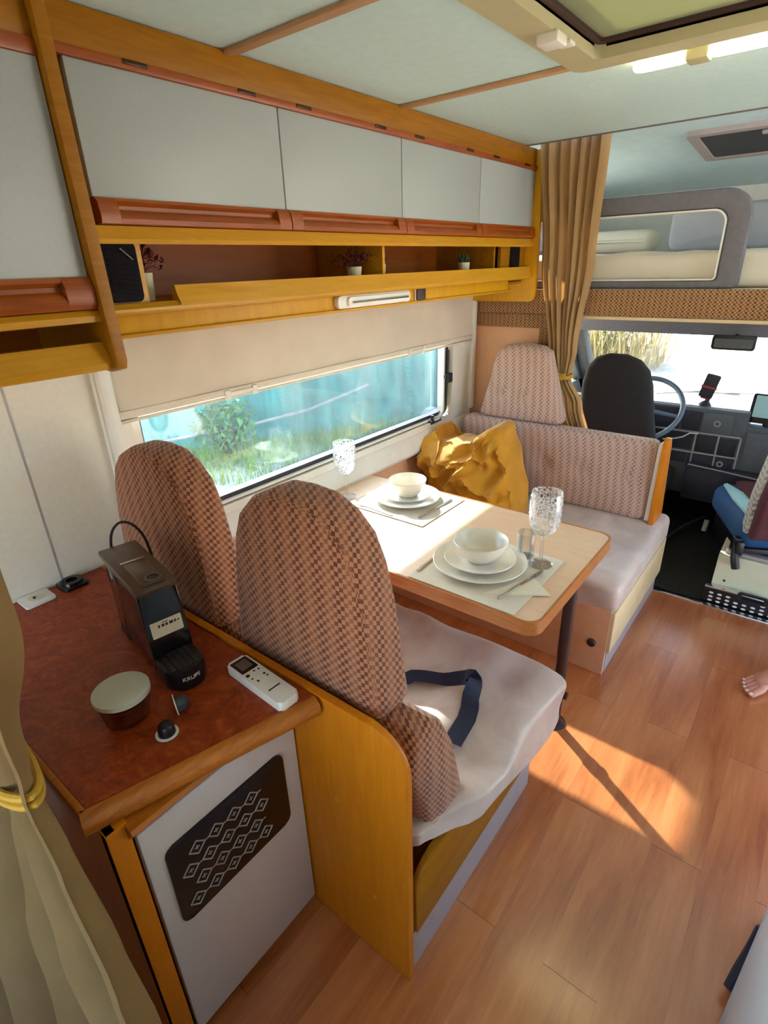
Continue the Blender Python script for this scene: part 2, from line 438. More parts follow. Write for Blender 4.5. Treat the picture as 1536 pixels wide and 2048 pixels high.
# ================================================================== the setting
XL, XR, YB, YF, ZC = -1.5, 0.80, -1.30, 2.66, 1.935
fl = struct(obj('floor', bx(XL, XR, YB, 2.61, -.05, -.006), 'dark_brown'))
PW, PLN = .125, .915
pm = {}
k = 0; xl = XL - .0625
while xl < XR:
    a0, a1 = max(xl, XL), min(xl + PW, XR)
    y = (.772 if k % 2 else 1.225) - 3 * PLN
    while y < 2.61:
        c0, c1 = max(y, YB), min(y + PLN, 2.61)
        if c1 - c0 > .02 and a1 - a0 > .01:
            key = (round(c1 - c0, 4), round(a1 - a0, 4)); l_, w_ = c1 - c0, a1 - a0
            if key not in pm:
                o = obj('plank', bx(-w_ / 2 + .00008, w_ / 2 - .00008, -l_ / 2 + .0005, l_ / 2 - .0005, 0, .006), 'oak_plank', fl, origin=Vector((0, 0, 0))); pm[key] = o.data
            else:
                o = bpy.data.objects.new('plank', pm[key]); COL.objects.link(o); o.parent = fl
            o.location = Vector(((a0 + a1) / 2, (c0 + c1) / 2, -.006)) - wloc(fl)
        y += PLN
    xl += PW; k += 1

bm = B()
WY0, WY1, WZ0, WZ1 = .73, 2.44, .765, 1.36
box(bm, XL - .03, XL, YB, YF, -.05, WZ0); box(bm, XL - .03, XL, YB, YF, WZ1, 1.97)
box(bm, XL - .03, XL, YB, WY0, WZ0, WZ1); box(bm, XL - .03, XL, WY1, YF, WZ0, WZ1)
wl = struct(obj('wall_left', bm, 'cream_wall', smooth=False))
for yy in (.447, .18): obj('seam_bead', bx(XL, XL + .0015, yy, yy + .004, .735, 1.36), 'plinth_grey', wl)
obj('lower_board', bx(XL, XL + .006, .58, YF - .01, .10, .635), 'peach_wall', wl)

bm = B()   # right wall, out of view; entrance opening widened to let in more daylight
box(bm, XR, XR + .03, YB, 1.55, -.05, 1.97)
box(bm, XR, XR + .03, YB, YF, 1.86, 1.97); box(bm, XR, XR + .03, 2.52, YF, -.05, 1.86)
struct(obj('wall_right', bm, 'cream_wall', smooth=False))
bm = B()   # rear wall, out of view; window opening added and enlarged for fill daylight
box(bm, XL, XR, YB - .03, YB, -.05, .62); box(bm, XL, XR, YB - .03, YB, 1.70, 1.97); box(bm, XL, -1.3, YB - .03, YB, .62, 1.7); box(bm, .65, XR, YB - .03, YB, .62, 1.7)
struct(obj('wall_rear', bm, 'cream_wall', smooth=False))
struct(obj('wall_front', bx(XL, -1.04, YF, YF + .03, -.05, 1.335), 'peach_wall', smooth=False))
struct(obj('wall_front_right', bx(.62, XR, YF, YF + .03, -.05, 1.335), 'peach_wall', smooth=False))

HX0, HX1, HY0, HY1 = -.575, .085, .90, 1.545      # roof hatch opening
bm = B()
box(bm, XL, HX0, YB, 2.50, ZC, ZC + .025); box(bm, HX1, XR, YB, 2.50, ZC, ZC + .025)
box(bm, HX0, HX1, YB, HY0, ZC, ZC + .025); box(bm, HX0, HX1, HY1, 2.50, ZC, ZC + .025)
struct(obj('ceiling', bm, 'ceiling_white', smooth=False))
struct(obj('trim_1', bx(XL + .02, -.02, .962, .990, ZC - .010, ZC, .003), 'strip_wood'))
struct(obj('trim_2', bx(XL + .02, -.645, 1.604, 1.630, ZC - .010, ZC, .003), 'strip_wood'))
struct(obj('trim_3', bx(XL + .02, XR, 2.496, 2.508, ZC - .004, ZC + .02, .002), 'rail_grey'))
struct(obj('baseboard_front', bx(-.42, XR, 2.588, 2.622, -.004, .004, .002), 'chrome'))

# roof hatch
ht = struct(thing('window_3', 'cream framed roof hatch with drawn olive blind in the ceiling', 'window', (-.245, 1.22, ZC)))
bm = B(); ring(bm, rrect(HX0 - .072, HX1 + .072, HY0 - .072, HY1 + .072, .035), rrect(HX0, HX1, HY0, HY1, .02), 'Z', ZC - .022, ZC + .06)
obj('frame', bm, 'hatch_cream', ht)
bm = B(); ring(bm, rrect(HX0 + .001, HX1 - .001, HY0 + .001, HY1 - .001, .02), rrect(HX0 + .016, HX1 - .016, HY0 + .016, HY1 - .016, .012), 'Z', ZC + .004, ZC + .03)
obj('blind_rail', bm, 'dark_brown', ht)
tt = NT('hatch_cloth'); tl_ = tt.n('BsdfTranslucent'); tl_.inputs[0].default_value = lin((168, 170, 130)); df = tt.n('BsdfDiffuse'); df.inputs[0].default_value = lin((168, 170, 136))
mx = tt.n('MixShader'); mx.inputs[0].default_value = .3; tt.l(df.outputs[0], mx.inputs[1]); tt.l(tl_.outputs[0], mx.inputs[2]); tt.l(mx.outputs[0], tt.out.inputs[0]); MAT['hatch_cloth'] = tt.m
obj('blind_cloth', bx(HX0 + .012, HX1 - .012, HY0 + .012, HY1 - .012, ZC + .012, ZC + .016), 'hatch_cloth', ht)
bm = B(); box(bm, -.612, -.566, 1.30, 1.352, ZC - .040, ZC - .020, .004); box(bm, -.590, -.560, 1.352, 1.38, ZC - .034, ZC - .026, .002)
obj('latch', bm, 'white_plastic', ht)

# window in the left wall
wd = struct(thing('window_1', 'wide dinette window with dark rubber edged acrylic pane', 'window', (XL, 1.58, .64)))
bm = B(); ring(bm, rrect(.655, 2.63, .640, 1.37, .02), rrect(WY0, WY1, WZ0, 1.35, .05), 'X', XL - .001, XL + .016)
obj('inner_frame', bm, 'white_plastic', wd)
bm = B(); ring(bm, rrect(WY0 + .002, WY1 - .002, WZ0 + .002, 1.357, .05), rrect(WY0 + .04, WY1 - .036, WZ0 + .030, 1.33, .045), 'X', XL - .05, XL - .012)
obj('rubber_edge', bm, 'gasket', wd)
bm = B(); ring(bm, rrect(WY0 + .006, WY1 - .05, WZ0 + .006, 1.35, .045), rrect(WY0 + .03, WY1 - .062, WZ0 + .014, 1.338, .04), 'X', XL - .034, XL + .002)
obj('bright_lip', bm, 'white_plastic', wd)
obj('pane', bx(XL - .056, XL - .050, WY0 + .02, WY1 - .02, WZ0 + .02, 1.35), 'acrylic', wd)
bm = B(); prism(bm, [(0, .655), (.034, .655), (.040, .668), (.034, .690), (.012, .735), (0, .742)], 'Y', .66, 2.60)
for v in bm.verts: v.co = Vector((XL + .014 + v.co.x, v.co.y, v.co.z))
obj('sill_rail', bm, 'white_plastic', wd)
for yy in (1.585, 2.275):
    bm = B(); box(bm, XL - .01, XL + .020, yy - .035, yy + .035, .756, .776, .003); box(bm, XL + .012, XL + .032, yy - .02, yy + .045, .764, .776, .003); tube(bm, [(XL + .01, yy - .01, .77), (XL + .01, yy - .01, .80)], .008)
    obj('latch', bm, 'gasket', wd)
bm = B(); tube(bm, [(XL - .004, 2.415, .86), (XL + .004, 2.415, 1.10)], .006); box(bm, XL - .01, XL + .022, 2.395, 2.435, .94, .985, .003); tube(bm, [(XL + .012, 2.41, .965), (XL + .012, 2.375, .975)], .007)
obj('stay_arm', bm, 'gasket', wd)
obj('catch', bx(XL + .034, XL + .046, 2.235, 2.275, .685, .705, .003), 'chrome', wd)
# roller blind in front of the window
bl = thing('roller_blind', 'pale beige roller blind pulled a third down over the window', 'blind', (XL + .02, 1.62, 1.14))
bm = B()
def fb(u, v):
    y = .700 + u * 1.905; z = 1.150 + v * .215
    return Vector((XL + .030 + .004 * math.sin(u * 23 + v * 2) * (.4 + .6 * v) + .003 * noise.noise((u * 9, v * 2, 0)), y, z))
grid(bm, fb, 90, 8); obj('cloth', bm, 'blind_cloth', bl)
bm = B(); box(bm, XL + .020, XL + .036, .690, 2.612, 1.134, 1.156, .003); box(bm, XL + .018, XL + .032, .690, 2.612, 1.122, 1.131, .002); obj('bottom_rail', bm, 'linen_mat', bl)
for yy in (1.10, 2.09):
    bm = B(); box(bm, XL + .034, XL + .044, yy - .065, yy - .045, 1.122, 1.152, .003); box(bm, XL + .034, XL + .044, yy + .045, yy + .065, 1.122, 1.152, .003); box(bm, XL + .034, XL + .041, yy - .05, yy + .05, 1.132, 1.145, .003)
    obj('pull_grip', bm, 'white_plastic', bl)
bm = B(); box(bm, XL + .014, XL + .04, .660, .692, .77, 1.37, .003); obj('side_rail', bm, 'white_plastic', bl)
bm = B(); box(bm, XL + .014, XL + .04, 2.602, 2.632, .77, 1.37, .003); obj('side_rail', bm, 'white_plastic', bl)

# ------------------------------------------------------------------ overcab bed alcove
struct(obj('wall_alcove_left', bx(XL - .03, XL, YF + .03, 4.15, 1.33, 1.52), 'alcove_blue', smooth=False))
bm = B(); box(bm, XL - .03, XL, YF, 2.80, 1.52, 2.02); box(bm, XL - .03, XL, 3.5, 4.15, 1.52, 2.02); box(bm, XL - .03, XL, 2.80, 3.5, 1.82, 2.02)
struct(obj('wall_alcove_side', bm, 'alcove_blue', smooth=False))
a4 = struct(thing('window_4', 'small side window beside the overcab bed', 'window', (XL - .02, 3.15, 1.52)))
bm = B(); ring(bm, rrect(2.80, 3.50, 1.52, 1.82, .03), rrect(2.83, 3.47, 1.545, 1.795, .02), 'X', XL - .03, XL + .006); obj('frame', bm, 'rail_grey', a4)
obj('pane', bx(XL - .02, XL - .016, 2.82, 3.48, 1.53, 1.81), 'screen_glass', a4)
struct(obj('wall_alcove_front', bx(XL, XR, 4.12, 4.15, 1.33, 1.90), 'ceiling_cream', smooth=False))
bm = B(); box(bm, XR, XR + .03, YF, 4.15, 1.33, 1.50); box(bm, XR, XR + .03, YF, 2.80, 1.5, 2.02); box(bm, XR, XR + .03, 3.9, 4.15, 1.5, 2.02); box(bm, XR, XR + .03, 2.8, 3.9, 1.80, 2.02)  # unseen side opening added to brighten the alcove
struct(obj('wall_alcove_right', bm, 'alcove_blue', smooth=False))
bm = B(); prism(bm, [(2.505, 1.985), (4.14, 1.850), (4.14, 1.875), (2.505, 2.010)], 'X', XL, XR)
struct(obj('ceiling_alcove', bm, 'alcove_blue', smooth=False))
struct(obj('floor_alcove', bx(XL, XR, YF, 4.12, 1.300, 1.372), 'cream_wall', smooth=False))
pe = struct(obj('trim_4', bx(XL + .002, XR, YF - .022, YF - .001, 1.262, 1.372, .004), 'woven_pelmet'))
struct(obj('trim_5', bx(-1.06, XR, YF - .026, YF + .0, 1.246, 1.260, .003), 'cream_board'))
struct(obj('trim_6', bx(XL + .002, -1.03, YF - .012, YF - .001, 1.195, 1.260, .003), 'woven_pelmet'))
struct(obj('trim_7', bx(-1.125, -1.03, YF - .014, YF - .001, .76, 1.195, .003), 'woven_pelmet'))
# small roof vent over the bed
sv = struct(thing('window_5', 'small roof vent with dark flyscreen over the overcab bed', 'window', (-.36, 3.12, 1.925)))
def sl(p): return Vector((p.x, p.y, p.z + 1.985 - (p.y - 2.505) * .0826))
bm = B(); ring(bm, rrect(-.66, .0, 2.86, 3.34, .02), rrect(-.62, -.04, 2.90, 3.30, .012), 'Z', -.018, .004)
for v in bm.verts: v.co = sl(v.co)
obj('frame', bm, 'plinth_grey', sv)
bm = B(); box(bm, -.625, -.035, 2.895, 3.305, -.012, -.008)
for v in bm.verts: v.co = sl(v.co)
obj('flyscreen', bm, 'dark_grey', sv)
bm = B(); box(bm, -.40, -.30, 2.93, 2.96, -.024, -.012, .003)
for v in bm.verts: v.co = sl(v.co)
obj('handle', bm, 'pillow_grey', sv)

def matt(p):
    if p.z > 1.44: p.z += .010 * noise.noise((p.x * 3, p.y * 4, 0)) + .004 * math.sin(p.x * 24 + p.y * 5)
    if p.y < 2.80: p.y += .010 * noise.noise((p.x * 6 + p.z * 9, 3, 1)) + .006 * math.sin(p.x * 30 + p.z * 40)
    return p
o = obj('mattress', rbox(B(), XL + .01, XR - .01, 2.735, 4.06, 1.372, 1.512, .04, 24, matt), 'sheet'); tag(o, 'thick mattress under a wrinkled pale sheet in the overcab bed', 'mattress')
bm = B(); pad(bm, resample(rrect(-.80, .02, 1.516, 1.730, .05), .03), 'Y', 3.46, 3.56, .03, .012)
o = obj('bed_bolster', bm, 'pillow_grey'); tag(o, 'light grey rounded bolster standing at the back of the overcab bed', 'bolster')
bm = B(); pad(bm, resample(rrect(-1.46, -.90, 1.520, 1.640, .05), .03), 'Y', 3.60, 3.74, .05, .02)
o = obj('bed_pillow', bm, 'sheet'); tag(o, 'white pillow lying on the overcab mattress behind the guard rail', 'pillow')
bm = B(); pad(bm, resample(rrect(-.10, .62, 1.512, 1.60, .04), .03), 'Y', 3.2, 3.6, .04, .02)
o = obj('folded_blanket', bm, 'navy_plastic'); tag(o, 'dark navy folded blanket on the overcab mattress past the guard rail', 'blanket')
# guard rail
gr = thing('bed_guard_rail', 'grey padded guard rail with rounded corner along the overcab bed', 'guard rail', (-.92, 2.70, 1.372))
def dens(l): return resample(l, .04)
o_ = rrect(XL + .012, -.338, 1.374, 1.728, (.02, .02, .10, .02), 8); i_ = rrect(XL + .07, -.418, 1.404, 1.658, (.014, .014, .05, .02), 8)
bm = B(); nsec = 12; rows_ = []
for (ou, ov), (iu_, iv_) in zip(o_, i_):
    row = []
    for k in range(nsec):
        a_ = 2 * math.pi * (k + .5) / nsec; cu_, su_ = math.cos(a_), math.sin(a_)
        f_ = .5 + .5 * math.copysign(abs(cu_) ** .45, cu_); w_ = .5 + .5 * math.copysign(abs(su_) ** .45, su_)
        row.append(bm.verts.new((iu_ + (ou - iu_) * f_, 2.675 + .05 * w_, iv_ + (ov - iv_) * f_)))
    rows_.append(row)
for i_2 in range(len(rows_)):
    A_, C_ = rows_[i_2], rows_[(i_2 + 1) % len(rows_)]
    for k in range(nsec): bm.faces.new((A_[k], A_[(k + 1) % nsec], C_[(k + 1) % nsec], C_[k]))
obj('padding', bm, 'rail_grey', gr)
bm = B(); ring(bm, i_, rrect(XL + .078, -.424, 1.409, 1.652, (.01, .010, .046, .02), 8), 'Y', 2.671, 2.729); obj('piping', bm, 'white_plastic', gr)

# ------------------------------------------------------------------ cab shell
struct(obj('floor_cab', bx(-1.30, XR, 2.622, 4.3, -.06, -.012), 'carpet_black', smooth=False))
bm = B(); box(bm, -1.34, -1.30, 2.69, 4.3, -.1, .74); box(bm, -1.34, -1.30, 2.69, 2.80, .74, 1.33); box(bm, -1.34, -1.30, 2.80, 4.0, 1.17, 1.33)
prism(bm, [(3.42, 1.17), (3.55, 1.17), (4.10, .58), (3.95, .58)], 'X', -1.34, -1.30)
struct(obj('wall_cab_left', bm, 'dash_grey', smooth=False))
bm = B(); box(bm, .84, .88, 2.69, 4.3, -.1, .74); box(bm, .84, .88, 2.69, 2.80, .74, 1.33); box(bm, .84, .88, 2.80, 4.0, 1.17, 1.33)
struct(obj('wall_cab_right', bm, 'dash_grey', smooth=False))
struct(obj('window_6', bx(-1.325, -1.32, 2.80, 3.9, .74, 1.17), 'screen_glass'))
bm = B(); prism(bm, [(3.22, 1.30), (3.66, 1.30), (3.66, 1.085), (3.50, 1.100)], 'X', -1.34, .88)
struct(obj('trim_8', bm, 'rail_grey'))
ws = struct(thing('window_2', 'wide windscreen of the cab above the dashboard', 'window', (-.2, 3.8, .7)))
bm = B(); prism(bm, [(3.600, 1.10), (3.606, 1.10), (4.106, .57), (4.100, .57)], 'X', -1.30, .84); obj('pane', bm, 'screen_glass', ws)
for s, xx in ((1, -1.30), (-1, .84)):
    bm = B(); prism(bm, [(3.50, 1.16), (3.60, 1.16), (4.10, .58), (3.98, .58)], 'X', xx, xx + s * .075, .01); obj('pillar', bm, 'dash_grey', ws)
struct(obj('wall_cab_front', bx(-1.34, .88, 4.08, 4.12, -.1, .58), 'dash_dark', smooth=False))
# ================================================================== overhead cabinets
XD = -1.18
oc = thing('overhead_cabinet', 'long ochre overhead cabinet with four white flap doors above the window', 'cabinet', (XD - .15, 1.6, 1.37))
obj('top_rail', bx(XD - .02, XD - .001, .582, 2.60, 1.868, ZC - .002, .002), 'ochre_ply', oc)
obj('hinge_rail', bx(XD - .018, XD + .006, .582, 2.60, 1.852, 1.869, .003), 'orange_wood', oc)
for yy in (.74, 1.01, 1.19, 1.50, 1.70, 2.02, 2.22, 2.50):
    obj('hinge', bx(XD + .002, XD + .0085, yy - .025, yy + .025, 1.860, 1.868, .001), 'bronze', oc)
obj('carcass_back', bx(XL + .001, XL + .012, .585, 2.60, 1.372, ZC - .002), 'brown_back', oc)
obj('cabinet_floor', bx(XL + .012, XD - .012, .585, 2.60, 1.573, 1.588), 'ochre_ply', oc)
DY = [.602, 1.105, 1.610, 2.112, 2.600]
for k in range(4):
    y0, y1 = DY[k] + .0018, DY[k + 1] - .0018
    dr = obj('door', bx(XD - .018, XD, y0, y1, 1.634, 1.852, .002), 'white_laminate', oc)
    # moulded wooden grip rail under each flap
    prof = [(-.018, 1.635), (.004, 1.635), (.006, 1.629), (-.002, 1.622), (-.002, 1.615), (.012, 1.608), (.019, 1.598), (.016, 1.589), (.006, 1.5875), (-.018, 1.5875)]
    bm = B(); prism(bm, [(XD + a, z) for a, z in prof], 'Y', y0 + .04, y1 - .04)
    hp = [(-.018, 1.635), (.004, 1.635), (.014, 1.626), (.016, 1.615), (.019, 1.600), (.016, 1.589), (.006, 1.5875), (-.018, 1.5875)]
    prism(bm, [(XD + a, z) for a, z in hp], 'Y', y0, y0 + .04); prism(bm, [(XD + a, z) for a, z in hp], 'Y', y1 - .04, y1)
    obj('grip_rail', bm, 'orange_wood', dr)
# rail over the open shelf
bm = B(); prism(bm, [(XD - .016, 1.586), (XD + .004, 1.586), (XD + .008, 1.572), (XD + .014, 1.562), (XD + .010, 1.553), (XD - .016, 1.555)], 'Y', .585, 2.600); obj('shelf_header', bm, 'ochre_edge', oc)
obj('shelf_board', bx(XL + .012, XD - .012, .585, 2.60, 1.425, 1.440), 'ochre_ply', oc)
bm = B(); prism(bm, [(XD - .014, 1.472), (XD + .002, 1.472), (XD + .006, 1.455), (XD + .018, 1.432), (XD + .018, 1.424), (XD + .012, 1.419), (XD - .014, 1.422)], 'Y', .745, 2.60); obj('shelf_lip', bm, 'ochre_edge', oc)
bm = B(); prism(bm, [(XD - .014, 1.436), (XD + .004, 1.440), (XD + .018, 1.430), (XD + .018, 1.424), (XD + .012, 1.419), (XD - .014, 1.422)], 'Y', .585, .745); obj('shelf_lip', bm, 'ochre_edge', oc)
obj('valance', bx(XD - .036, XD - .022, .585, 2.44, 1.378, 1.424, .002), 'ochre_bright', oc)
obj('valance_edge', bx(XD - .040, XD - .012, .585, 2.46, 1.370, 1.379, .003), 'ochre_edge', oc)
for yy in (1.525, 2.285): obj('divider', bx(XL + .012, XD - .02, yy, yy + .012, 1.440, 1.572), 'ochre_edge' if yy < 2 else 'ochre_ply', oc)
bm = B(); prism(bm, [(XL + .004, 1.318), (XL + .004, ZC - .004), (-1.17, ZC - .004), (-1.158, 1.925), (-1.150, 1.85), (-1.142, 1.45), (-1.142, 1.345), (-1.150, 1.325), (-1.17, 1.318)], 'Y', 2.601, 2.622, .003); obj('end_panel', bm, 'ochre_bright', oc)
obj('bottom_board', bx(XL + .042, XD - .036, .585, 2.60, 1.400, 1.41), 'ochre_ply', oc)
# speaker housings
obj('speaker_panel', prism(B(), rrect(.590, .690, 1.440, 1.572, .001), 'X', XD - .030, XD - .016), 'ochre_edge', oc)
obj('speaker_panel', prism(B(), rrect(2.36, 2.600, 1.440, 1.572, .001), 'X', XD - .040, XD - .026), 'ochre_ply', oc)
def speaker(label, y0, y1, z0, z1, xf, slat):
    s = thing('speaker', label, 'speaker', (xf, (y0 + y1) / 2, z0))
    bm = B(); prism(bm, rrect(y0, y1, z0, z1, .010), 'X', xf, xf + .012, .002); obj('grille', bm, 'speaker_cloth', s)
    bm = B(); n = 9
    for k in range(n):
        zz = z0 + .012 + (z1 - z0 - .03) * k / n
        tube(bm, [(xf + .013, y0 + .006, zz + .012), (xf + .013, y1 - .006, zz)], .0022, 6)
    f_ = obj('rib', bm, 'speaker_cloth', s); f_['kind'] = 'stuff'
    if slat: obj('badge', tube(B(), [(xf + .0155, y0 + .036, z1 - .012), (xf + .0155, y0 + .060, z1 - .034)], .0016, 6), 'steel', s)
speaker('slim black loudspeaker with slanted ribs in the shelf end nearest the coffee machine', .600, .672, 1.443, 1.558, XD - .015, True)
speaker('small square black loudspeaker in the shelf end beside the tied curtain', 2.445, 2.520, 1.452, 1.562, XD - .025, False)

def leafy(bm, c, n, h, spread, lw, rnd):
    for k in range(n):
        a = rnd.uniform(0, 6.28); s = rnd.uniform(.2, 1) * spread; t = rnd.uniform(.35, 1) * h
        p = Vector(c) + Vector((math.cos(a) * s, math.sin(a) * s, t))
        tube(bm, [c, Vector(c) + Vector((math.cos(a) * s * .35, math.sin(a) * s * .35, t * .6)), p], [.0014, .0011, .0006], 4)
        for j in range(4):
            q = p + Vector((rnd.uniform(-1, 1), rnd.uniform(-1, 1), rnd.uniform(-.7, .7))) * spread * .35
            dd = Vector((rnd.uniform(-1, 1), rnd.uniform(-1, 1), rnd.uniform(-.4, .8))).normalized(); s2 = dd.cross(Vector((.3, .2, 1))).normalized() * lw
            vs = [bm.verts.new(q - dd * lw * 1.6), bm.verts.new(q + s2 * .8 + Vector((0, 0, .002))), bm.verts.new(q + dd * lw * 1.8), bm.verts.new(q - s2 * .8 + Vector((0, 0, .002)))]
            bm.faces.new(vs)
def spiky(bm, c, n, h, spread, rnd):
    for k in range(n):
        a = 2.4 * k; t = k / n; s = spread * (1 - .75 * t); c = Vector(c)
        tip = c + Vector((math.cos(a) * s, math.sin(a) * s, h * (.45 + .55 * t)))
        tube(bm, [c + Vector((0, 0, .002)), c + (tip - c) * .5 + Vector((math.cos(a), math.sin(a), 0)) * spread * .15, tip], [.003, .0045, .0005], 5)
def plant(label, y, x, r, hp, kind, lm, rnd, h, spread):
    p = thing('potted_plant', label, 'plant', (x, y, 1.440), 'potted plants on the overhead shelf')
    c = (x, y, 1.440)
    bm = B(); lathe(bm, [(0, 0), (r * .82, 0), (r, hp), (r * .9, hp), (r * .86, hp * .9), (0, hp * .9)], c, 24); obj('pot', bm, 'pot_white', p)
    obj('soil', disc(B(), (x, y, 1.440 + hp * .86), r * .86, 'Z', .004), 'soil', p)
    bm = B(); cc = Vector((x, y, 1.440 + hp * .9))
    (leafy if kind == 'leafy' else spiky)(bm, cc, *( (26, h, spread, .0055, rnd) if kind == 'leafy' else (18, h, spread, rnd)))
    f = obj('foliage', bm, lm, p, smooth=False); f['kind'] = 'stuff'
rn = random.Random(3)
plant('loose reddish leafed plant in a white pot beside the slanted-rib speaker', .722, -1.262, .022, .058, 'leafy', 'leaf_red', rn, .062, .045)
plant('wide drooping reddish plant in a white pot left of the shelf divider', 1.435, -1.245, .024, .056, 'leafy', 'leaf_red', rn, .05, .07)
plant('upright spiky green plant in a white pot just past the shelf divider', 1.565, -1.245, .021, .060, 'spiky', 'leaf_green', rn, .062, .030)
plant('small rosette succulent in a white pot near the square speaker', 2.125, -1.250, .024, .058, 'spiky', 'leaf_green', rn, .048, .032)
# under-shelf light and switch
ul = thing('strip_light', 'slim clear plastic strip light fixed under the overhead shelf', 'light', (XD - .02, 1.46, 1.37))
bm = B(); prism(bm, rrect(1.285, 1.655, 1.381, 1.417, .012), 'X', XD - .022, XD - .004, .002); obj('housing', bm, 'white_plastic', ul)
bm = B(); prism(bm, rrect(1.325, 1.645, 1.386, 1.412, .008), 'X', XD - .004, XD + .004, .003); obj('diffuser', bm, 'ceramic', ul)
obj('tube', tube(B(), [(XD + .005, 1.34, 1.398), (XD + .005, 1.63, 1.398)], .004, 8), 'steel', ul)
sw = thing('light_switch', 'dark brown square switch on the valance beside the strip light', 'switch', (XD - .02, 1.725, 1.37))
obj('plate', prism(B(), rrect(1.700, 1.762, 1.374, 1.424, .006), 'X', XD - .022, XD - .014, .002), 'pot_white', sw)
obj('rocker', prism(B(), rrect(1.705, 1.757, 1.379, 1.419, .004), 'X', XD - .014, XD - .008, .002), 'dark_brown', sw)

# deeper neighbouring unit over the worktop
nc = thing('overhead_cabinet', 'deeper overhead cabinet with one white door over the burl worktop', 'cabinet', (-1.3, .2, 1.30))
XN = -1.145
bm = B(); prism(bm, [(XL + .004, 1.322), (XL + .004, ZC - .003), (XN - .006, ZC - .003), (XN - .004, 1.75), (XN + .004, 1.42), (XN + .010, 1.335), (XN + .002, 1.318), (XN - .02, 1.312)], 'Y', .556, .580, .002); obj('end_panel', bm, 'ochre_ply', nc)
obj('top_rail', bx(XN - .05, XN - .026, -.30, .556, 1.862, ZC - .002, .002), 'ochre_ply', nc)
obj('hinge_rail', bx(XN - .05, XN - .020, -.30, .556, 1.838, 1.863, .003), 'orange_wood', nc)
dr = obj('door', bx(XN - .045, XN - .024, -.30, .554, 1.494, 1.838, .002), 'white_laminate', nc)
prof = [(-.02, 1.495), (.006, 1.495), (.008, 1.486), (-.002, 1.478), (-.002, 1.470), (.012, 1.460), (.018, 1.448), (.010, 1.436), (-.02, 1.436)]
bm = B(); prism(bm, [(XN - .026 + a, z) for a, z in prof], 'Y', -.30, .50)
prism(bm, [(XN - .026 + a, z) for a, z in [(-.02, 1.495), (.006, 1.495), (.016, 1.478), (.018, 1.45), (.010, 1.436), (-.02, 1.436)]], 'Y', .50, .554); obj('grip_rail', bm, 'orange_wood', dr)
bm = B(); prism(bm, [(XN - .05, 1.434), (XN - .024, 1.434), (XN - .014, 1.424), (XN - .016, 1.412), (XN - .05, 1.408)], 'Y', -.30, .556); obj('shelf_header', bm, 'ochre_edge', nc)
obj('back_panel', bx(XL + .004, XL + .014, -.30, .556, 1.33, ZC - .002), 'brown_back', nc)
obj('shelf_board', bx(XL + .014, XN - .030, -.30, .556, 1.322, 1.336), 'ochre_ply', nc)
bm = B(); prism(bm, [(XN - .05, 1.372), (XN - .032, 1.372), (XN - .022, 1.352), (XN - .010, 1.332), (XN - .014, 1.318), (XN - .05, 1.318)], 'Y', -.30, .556); obj('shelf_lip', bm, 'ochre_edge', nc)
obj('cabinet_floor', bx(XL + .014, XN - .05, -.30, .556, 1.436, 1.45), 'brown_back', nc)

# ================================================================== worktop and its cabinet
ZT = .733
wc = thing('base_cabinet', 'ochre base cabinet with a white vented door under the burl worktop', 'cabinet', (-1.1, .36, 0))
XF = -.712
obj('side_panel', bx(XL + .003, XF, .160, .176, 0, .694), 'ochre_panel', wc)
obj('stile', bx(XF - .02, XF + .002, .160, .196, 0, .694, .002), 'ochre_panel', wc)
obj('plinth', bx(XF - .035, XF - .015, .196, .550, 0, .03), 'dark_brown', wc)
bm = B(); prism(bm, [(XF - .02, .692), (XF + .022, .692), (XF + .026, .684), (XF + .018, .672), (XF + .006, .668), (XF + .002, .655), (XF - .02, .655)], 'Y', .190, .550); obj('apron', bm, 'nose_wood', wc)
dr = obj('door', bx(XF - .016, XF + .004, .202, .548, .030, .652, .002), 'white_door', wc)
vg = obj('vent_plate', prism(B(), rrect(.232, .505, .368, .575, .018), 'X', XF + .004, XF + .010, .002), 'black_plastic', dr)
bm = B(); s = .0420
for r_ in range(4):
    for c_ in range(5):
        y, z = .268 + c_ * s + (s / 2 if r_ % 2 else 0), .405 + r_ * s * .98
        if y > .455: continue
        h_ = s * .40
        for k in range(4):
            (ya, za), (yb, zb) = [((0, -h_), (h_, 0), (0, h_), (-h_, 0))[(k + q) % 4] for q in (0, 1)]
            tube(bm, [(XF + .0105, y + ya, z + za), (XF + .0105, y + yb, z + zb)], .0016, 4)
        tube(bm, [(XF + .0105, y - h_ * .3, z), (XF + .0105, y + h_ * .3, z)], .0011, 4); tube(bm, [(XF + .0105, y, z - h_ * .3), (XF + .0105, y, z + h_ * .3)], .0011, 4)
        if c_ < 4: tube(bm, [(XF + .0105, y + h_, z), (XF + .0105, y + s - h_, z)], .0012, 4)
o = obj('vent_slots', bm, 'plinth_grey', dr, smooth=False); o['kind'] = 'stuff'
obj('door_latch', box(box(B(), XF + .004, XF + .020, .512, .530, .640, .660, .002), XF + .018, XF + .034, .508, .534, .646, .652, .001), 'bronze', wc)

